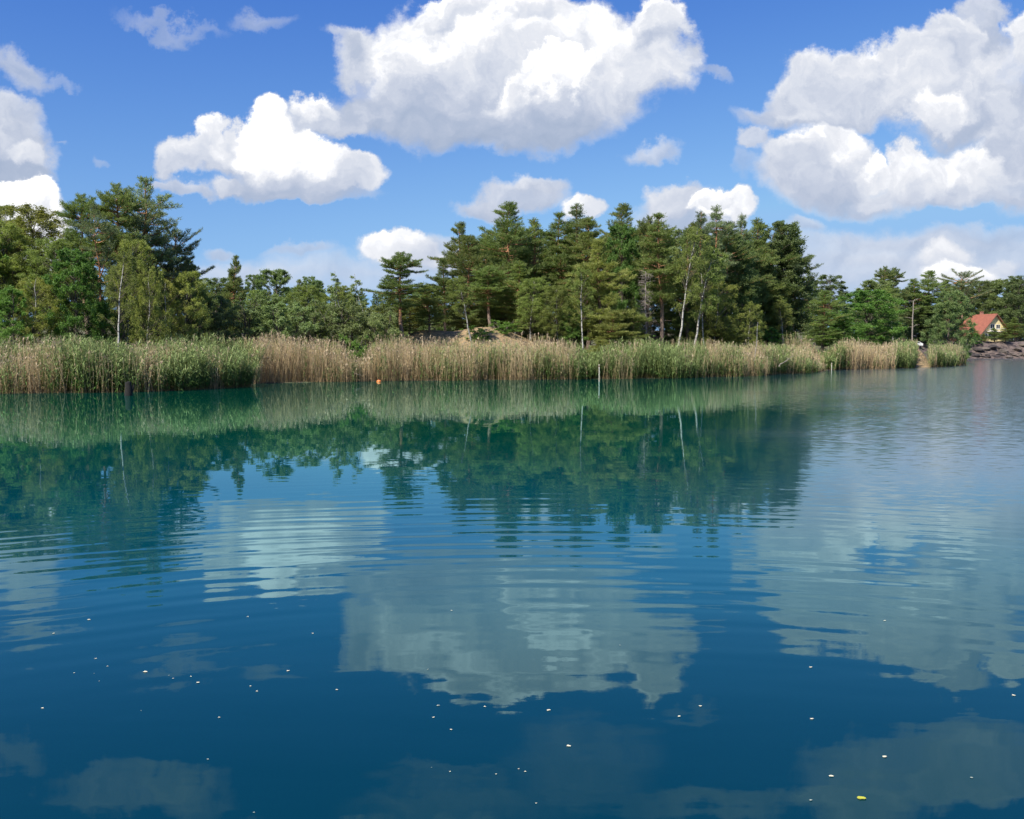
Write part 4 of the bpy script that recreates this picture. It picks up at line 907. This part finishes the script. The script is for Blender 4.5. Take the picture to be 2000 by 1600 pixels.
def house():
    Y = 338; x, _, zr = at(1920, 614, Y); z0 = 6.0
    hr = zr-z0; W2, L2, ew = 5.6, 6.0, 3.0                # half width, half length, wall height
    r = empty('house', (x, Y, z0), math.radians(14)); z_b = gz(x, Y)-z0-1.5
    apex = hr-.25
    # walls as a gabled prism; the gable faces local -Y
    V = [(-W2, -L2, z_b), (W2, -L2, z_b), (W2, L2, z_b), (-W2, L2, z_b), (-W2, -L2, ew), (W2, -L2, ew), (W2, L2, ew), (-W2, L2, ew), (0, -L2, apex), (0, L2, apex)]
    g = Geo(); g.add(V, [[0, 1, 5, 4], [1, 2, 6, 5], [2, 3, 7, 6], [3, 0, 4, 7]], [[4, 5, 8], [6, 7, 9]]); obj('wall', g.mesh('house_wall', [M['yellow']]), r)
    g = Geo(); sl_ = (hr-ew)/W2
    for s_ in (-1, 1):
        xo = W2+1.1; zo = hr-sl_*xo; yo = L2+.9; th = .28
        P = [(0, -yo, hr), (0, yo, hr), (s_*xo, yo, zo), (s_*xo, -yo, zo)]; P2 = [(a_, b_, c_-th) for a_, b_, c_ in P]
        g.add(P+P2, [[0, 1, 2, 3], [7, 6, 5, 4], [0, 3, 7, 4], [1, 5, 6, 2], [2, 6, 7, 3], [0, 4, 5, 1]])
    rf = obj('roof', g.mesh('house_roof', [M['roof']]), r)
    g = Geo(); g.box(1.0, 1.9, 2.0, 2.8, hr-3.2, hr+.9); g.box(.9, 2.0, 1.9, 2.9, hr+.9, hr+1.05); obj('chimney', g.mesh('chimney', [M['brick']]), rf)
    g = Geo()
    for s_ in (-1, 1):
        xo = W2+1.1; zo = hr-sl_*xo; yf = -L2-.93
        P = [(0, yf, hr-.05), (s_*xo, yf, zo-.05), (s_*xo, yf, zo-.4), (0, yf, hr-.4)]; P2 = [(a_, b_-.06, c_) for a_, b_, c_ in P]
        g.add(P+P2, [[0, 1, 2, 3], [4, 7, 6, 5], [0, 4, 5, 1], [3, 2, 6, 7]])
    obj('bargeboard', g.mesh('bargeboard', [M['wood']]), rf)
    def window(x0, x1, zb_, zt_, yw=-L2, name='window'):
        g = Geo(); f = .12
        g.box(x0, x1, yw-.06, yw+.02, zb_, zb_+f); g.box(x0, x1, yw-.06, yw+.02, zt_-f, zt_); g.box(x0, x0+f, yw-.06, yw+.02, zb_+f, zt_-f); g.box(x1-f, x1, yw-.06, yw+.02, zb_+f, zt_-f)
        xm = (x0+x1)/2; g.box(xm-.05, xm+.05, yw-.055, yw+.02, zb_+f, zt_-f)
        wo = obj(name, g.mesh('window_frame', [M['white']]), r); g = Geo(); g.box(x0+f, x1-f, yw-.03, yw+.01, zb_+f, zt_-f); obj('pane', g.mesh('pane', [M['glass']]), wo)
    window(-1.9, -.2, 3.3, 5.6, name='balcony_door'); window(.3, 2.0, 3.9, 5.5); window(-3.9, -1.7, .8, 2.3); window(1.2, 3.6, .8, 2.3)
    g = Geo(); g.box(-3.4, 3.4, -L2-1.5, -L2-.005, 2.95, 3.12)
    for k_ in range(15): xx_ = -3.35+k_*6.65/14; g.box(xx_-.03, xx_+.03, -L2-1.48, -L2-1.42, 3.12, 4.0)
    g.box(-3.4, 3.4, -L2-1.5, -L2-1.4, 4.0, 4.08); obj('balcony', g.mesh('balcony', [M['white']]), r)
    g = Geo(); g.box(W2+.01, W2+4.2, -L2+.5, -L2+6, 2.3, 2.5); g.box(W2+.01, W2+4.0, -L2+.8, -L2+5.8, 2.5, 2.7); pr = obj('porch_roof', g.mesh('porch_roof', [M['roof']]), r)
    g = Geo()
    for yy_ in (-L2+.7, -L2+5.8): g.box(W2+3.9, W2+4.1, yy_-.1, yy_+.1, z_b, 2.3)
    obj('porch_post', g.mesh('porch_post', [M['wood']]), r)
    tag(r, 'yellow gabled house with a steep red tiled roof above the far bank', 'house')
house()
def cabin():
    Y = 352; x, _, zr = at(1852, 619, Y); z0 = 6.; hr = zr-z0
    r = empty('cabin', (x, Y, z0), math.radians(16)); W2, L2, ew = 4.2, 4.0, 2.8
    zb_ = gz(x, Y)-z0-1
    V = [(-W2, -L2, zb_), (W2, -L2, zb_), (W2, L2, zb_), (-W2, L2, zb_), (-W2, -L2, ew), (W2, -L2, ew), (W2, L2, ew), (-W2, L2, ew), (0, -L2, hr-.2), (0, L2, hr-.2)]
    g = Geo(); g.add(V, [[0, 1, 5, 4], [1, 2, 6, 5], [2, 3, 7, 6], [3, 0, 4, 7]], [[4, 5, 8], [6, 7, 9]]); obj('wall', g.mesh('cabin_wall', [M['wood']]), r)
    g = Geo(); sl_ = (hr-ew)/W2
    for s_ in (-1, 1):
        xo = W2+.8; zo = hr-sl_*xo; yo = L2+.7
        P = [(0, -yo, hr), (0, yo, hr), (s_*xo, yo, zo), (s_*xo, -yo, zo)]; P2 = [(a_, b_, c_-.25) for a_, b_, c_ in P]
        g.add(P+P2, [[0, 1, 2, 3], [7, 6, 5, 4], [0, 3, 7, 4], [1, 5, 6, 2], [2, 6, 7, 3], [0, 4, 5, 1]])
    obj('roof', g.mesh('cabin_roof', [M['roof']]), r)
    tag(r, 'second red roofed building half hidden by pines left of the yellow house', 'house')
cabin()
def vehicle(px, py, Y, label, rz):
    x, _, z = at(px, py, Y); z0 = gz(x, Y); r = empty('parked_car', (x, Y, z0+.02), rz)
    prof = [(-2.1, .35), (-2.1, .85), (-1.9, 1.0), (-1.1, 1.08), (-.5, 1.5), (1.0, 1.52), (1.7, 1.1), (2.1, .95), (2.1, .35)]
    n = len(prof); V = [(a_, -.85+(.12 if b_ > 1.2 else 0), b_) for a_, b_ in prof]+[(a_, .85-(.12 if b_ > 1.2 else 0), b_) for a_, b_ in prof]
    me = bpy.data.meshes.new('car_body'); me.from_pydata(V, [], [list(range(n)), list(range(2*n-1, n-1, -1))]+[[i_, i_+n, (i_+1) % n+n, (i_+1) % n] for i_ in range(n)]); me.materials.append(M['white'])
    obj('body', me, r)
    g = Geo(); g.add([(-1.0, -.872, 1.08), (-.5, -.76, 1.42), (.95, -.76, 1.42), (1.5, -.872, 1.08)], [[0, 1, 2, 3]]); obj('window', g.mesh('car_window', [M['glass']]), r)
    for xx_ in (-1.35, 1.3):
        for yy_ in (-.8, .8):
            g = Geo(); g.tube([(xx_, yy_-.1, .33), (xx_, yy_+.1, .33)], [.33, .33], 14); obj('wheel', g.mesh('wheel', [M['glass']]), r)
    tag(r, label, 'car')
vehicle(1843, 652, 322, 'small white vehicle in the shade left of the house', .2)
vehicle(1788, 651, 300, 'white vehicle glimpsed through the trees beside the pale bare trunk', .1)

# ------------------------------------------------------------------ things at the waterline
M['post'] = simple('weathered_white_paint', (.42, .40, .32), .7, 5, .25)
def post(px, py_top, py_bot, r, m_, label, name='post'):
    x, y = on_water(px, py_bot); _, v = uv(px, py_top); zt = EYE+v*y
    g = Geo(); g.tube([(0, 0, -.6), (.01, 0, zt*.5), (0, .01, zt-.02), (0, .01, zt)], [r, r*.97, r*.93, r*.75], 10)
    rt = empty(name, (x, y, 0)); obj('stake', g.mesh(name, [M[m_]], True), rt); g = Geo()
    g.tube([(0, .01, zt-.16), (0, .01, zt-.08)], [r*1.05, r*1.05], 10); obj('band', g.mesh('band', [M['wood']], True), rt)
    tag(rt, label, 'post')
post(1170, 712, 745, .038, 'post', 'taller white post in the water at the middle of the shore')
post(1624, 709, 723.5, .05, 'post', 'small distant white post right of the grey mound')
def stump():
    x, y = on_water(251, 773); g = Geo(); h = .62
    g.tube([(-.05, 0, -.5), (0, 0, 0), (.02, 0, h*.6), (.0, 0, h)], [.20, .18, .16, .13], 10)
    g.tube([(.1, 0, .1), (.2, .05, .35), (.24, .05, .5)], [.07, .05, .03], 7)
    m_ = simple('wet_dark_wood', (.010, .008, .007), .95, 8, .4, 0); tag(obj('stump', g.mesh('stump', [m_], True), None, (x, y, 0)), 'black rotten stump at the edge of the left-hand reeds', 'stump')
stump()
def buoy():
    x, y = on_water(740, 746); m_ = simple('orange_plastic', (.70, .20, .05), .4, 5, .08)
    r = empty('buoy', (x, y, 0), .3); r.scale = (.8, .8, .75); g = Geo()
    zs = np.linspace(-.10, .17, 9); g.tube([(0, 0, z) for z in zs], [.03+.17*math.sqrt(max(0, 1-((z-.03)/.145)**2)) for z in zs], 16); obj('float', g.mesh('buoy_float', [m_], True), r)
    g = Geo(); g.tube([(0, 0, .16), (0, 0, .25)], [.03, .03], 8); obj('ring', g.mesh('buoy_ring', [M['wood']], True), r)
    tag(r, 'orange buoy floating in front of the straw coloured reeds', 'buoy')
buoy()
def branch(px0, py0, px1, py1, Y, r, m_, label, seed):
    a = np.array(at(px0, py0, Y)); b = np.array(at(px1, py1, Y)); rg = np.random.default_rng(seed); g = Geo(); L = b-a
    P = np.array([L*i_/6 for i_ in range(7)])+rg.normal(0, .035, (7, 3)); g.tube(P, np.linspace(r, r*.3, 7), 6)
    for i_ in range(4):
        p = P[rg.integers(2, 6)]; e = rg.normal(0, .25, 3)+L*.12; g.tube([p, p+e*.5, p+e], [r*.4, r*.3, r*.15], 4, False)
    tag(obj('branch', g.mesh('branch', [M[m_]], True), None, tuple(a)), label, 'branch')
branch(684, 727, 706, 733, 65.3, .03, 'bark_dead', 'pale fallen branch lying in the reeds above the orange buoy', 1)
branch(1521, 716, 1550, 694, 86.0, .05, 'bark_dead', 'pale dead branch slanting out of the right-hand reeds', 2)
branch(1150, 560, 1138, 545, 87, .04, 'bark_dead', 'bare grey bough in the middle of the wood', 3) if False else None

# ------------------------------------------------------------------ petals and leaves afloat
M['petal'] = simple('pale_petal', (.62, .58, .42), .6, 60, .15); M['petal_dim'] = simple('dull_petal', (.30, .34, .28), .6, 60, .2); M['leaf_float'] = simple('yellow_leaf', (.42, .42, .04), .5, 40, .25)
PET = [(174,1211,7),(105,1238,8),(187,1287,5),(210,1302,5),(145,1315,5),(284,1313,9),(338,1326,5),(373,1322,5),(387,1334,7),(489,1341,5),(502,1351,7),(563,1311,8),(611,1238,5),(484,1205,4),
       (658,1348,5),(83,1384,7),(428,1402,8),(882,1193,4),(836,1308,4),(947,1381,8),(847,1402,6),(881,1426,5),(1072,1388,8),(1111,1458,9),(879,1508,5),(969,1513,5),(1013,1503,5),(1026,1508,6),
       (1047,1570,5),(1368,1380,7),(1327,1400,8),(1728,1213,6),(1584,1304,9),(1586,1405,9),(1980,1359,9),(1728,1479,11),(1624,1517,11)]
DIM = [(184,1316,4),(194,1331,4),(330,1320,4),(406,1484,7),(276,1389,4),(856,1379,7),(1211,1261,4),(843,1500,3),(1898,1520,8),(1584,1564,7),(496,1588,5)]
def petal_mesh(seed):
    rg = np.random.default_rng(seed); n = 12; V = []
    for k_ in range(n):
        a_ = k_*6.283/n; rr = 1+rg.normal(0, .12); V.append((math.cos(a_)*rr*.5, math.sin(a_)*rr*.26*(1-.3*math.cos(a_)), .03+.05*abs(math.sin(a_))))
    top = [(0, 0, .02)]; bot = [(a_, b_, c_-.05) for a_, b_, c_ in V]
    g = Geo(); g.add(top+V+[(0, 0, -.04)]+bot, [[1+i_, n+2+i_, n+2+(i_+1) % n, 1+(i_+1) % n] for i_ in range(n)], [[0, 1+i_, 1+(i_+1) % n] for i_ in range(n)]+[[n+1, n+2+(i_+1) % n, n+2+i_] for i_ in range(n)])
    return g
pm = [petal_mesh(i_).mesh('petal', [M['petal']], False) for i_ in range(4)]; pd = [petal_mesh(i_+9).mesh('petal', [M['petal_dim']], False) for i_ in range(3)]
ORD = ['first', 'second', 'third', 'fourth', 'fifth', 'sixth', 'seventh', 'eighth', 'ninth', 'tenth', 'eleventh', 'twelfth', 'thirteenth', 'fourteenth', 'fifteenth', 'sixteenth', 'seventeenth', 'eighteenth']
def region(x, y):
    if x < 720: return 'on the deep blue water at lower left' if y < 1345 else 'close in at the bottom left'
    if x < 1300: return 'inside the big cloud reflection' if y < 1345 else ('just below the big cloud reflection' if y < 1440 else 'on the dark water at the bottom middle')
    return 'on the blue water right of the big cloud reflection' if y < 1440 else 'in the bottom right corner'
allp = [(x, y, s_, 0) for x, y, s_ in PET]+[(x, y, s_, 1) for x, y, s_ in DIM]; regs = {}
for p in sorted(allp): regs.setdefault((region(p[0], p[1]), p[3]), []).append(p)
for (rg_, dim), L_ in regs.items():
    for k_, (x, y, s_, _) in enumerate(L_):
        X_, Y_ = on_water(x, y); o = obj('petal', (pd if dim else pm)[k_ % 3], None, (X_, Y_, .003), (0, 0, prng.uniform(-.5, .5))); sc = s_/F*Y_*prng.uniform(.55, 1.0); o.scale = (sc, sc*1.3, sc)
        tag(o, f"{'dull' if dim else 'bright'} petal {rg_}, {ordinal(k_+1)} from left", 'petal', 'petals floating on the water')
X_, Y_ = on_water(1683, 1560); g = petal_mesh(31); o = obj('leaf', g.mesh('leaf', [M['leaf_float']]), None, (X_, Y_, .003), (0, 0, -.1)); sc = 17/F*Y_; o.scale = (sc, sc*1.2, sc*.8)
tag(o, 'yellow green willow leaf afloat at lower right, larger than the petals', 'leaf')
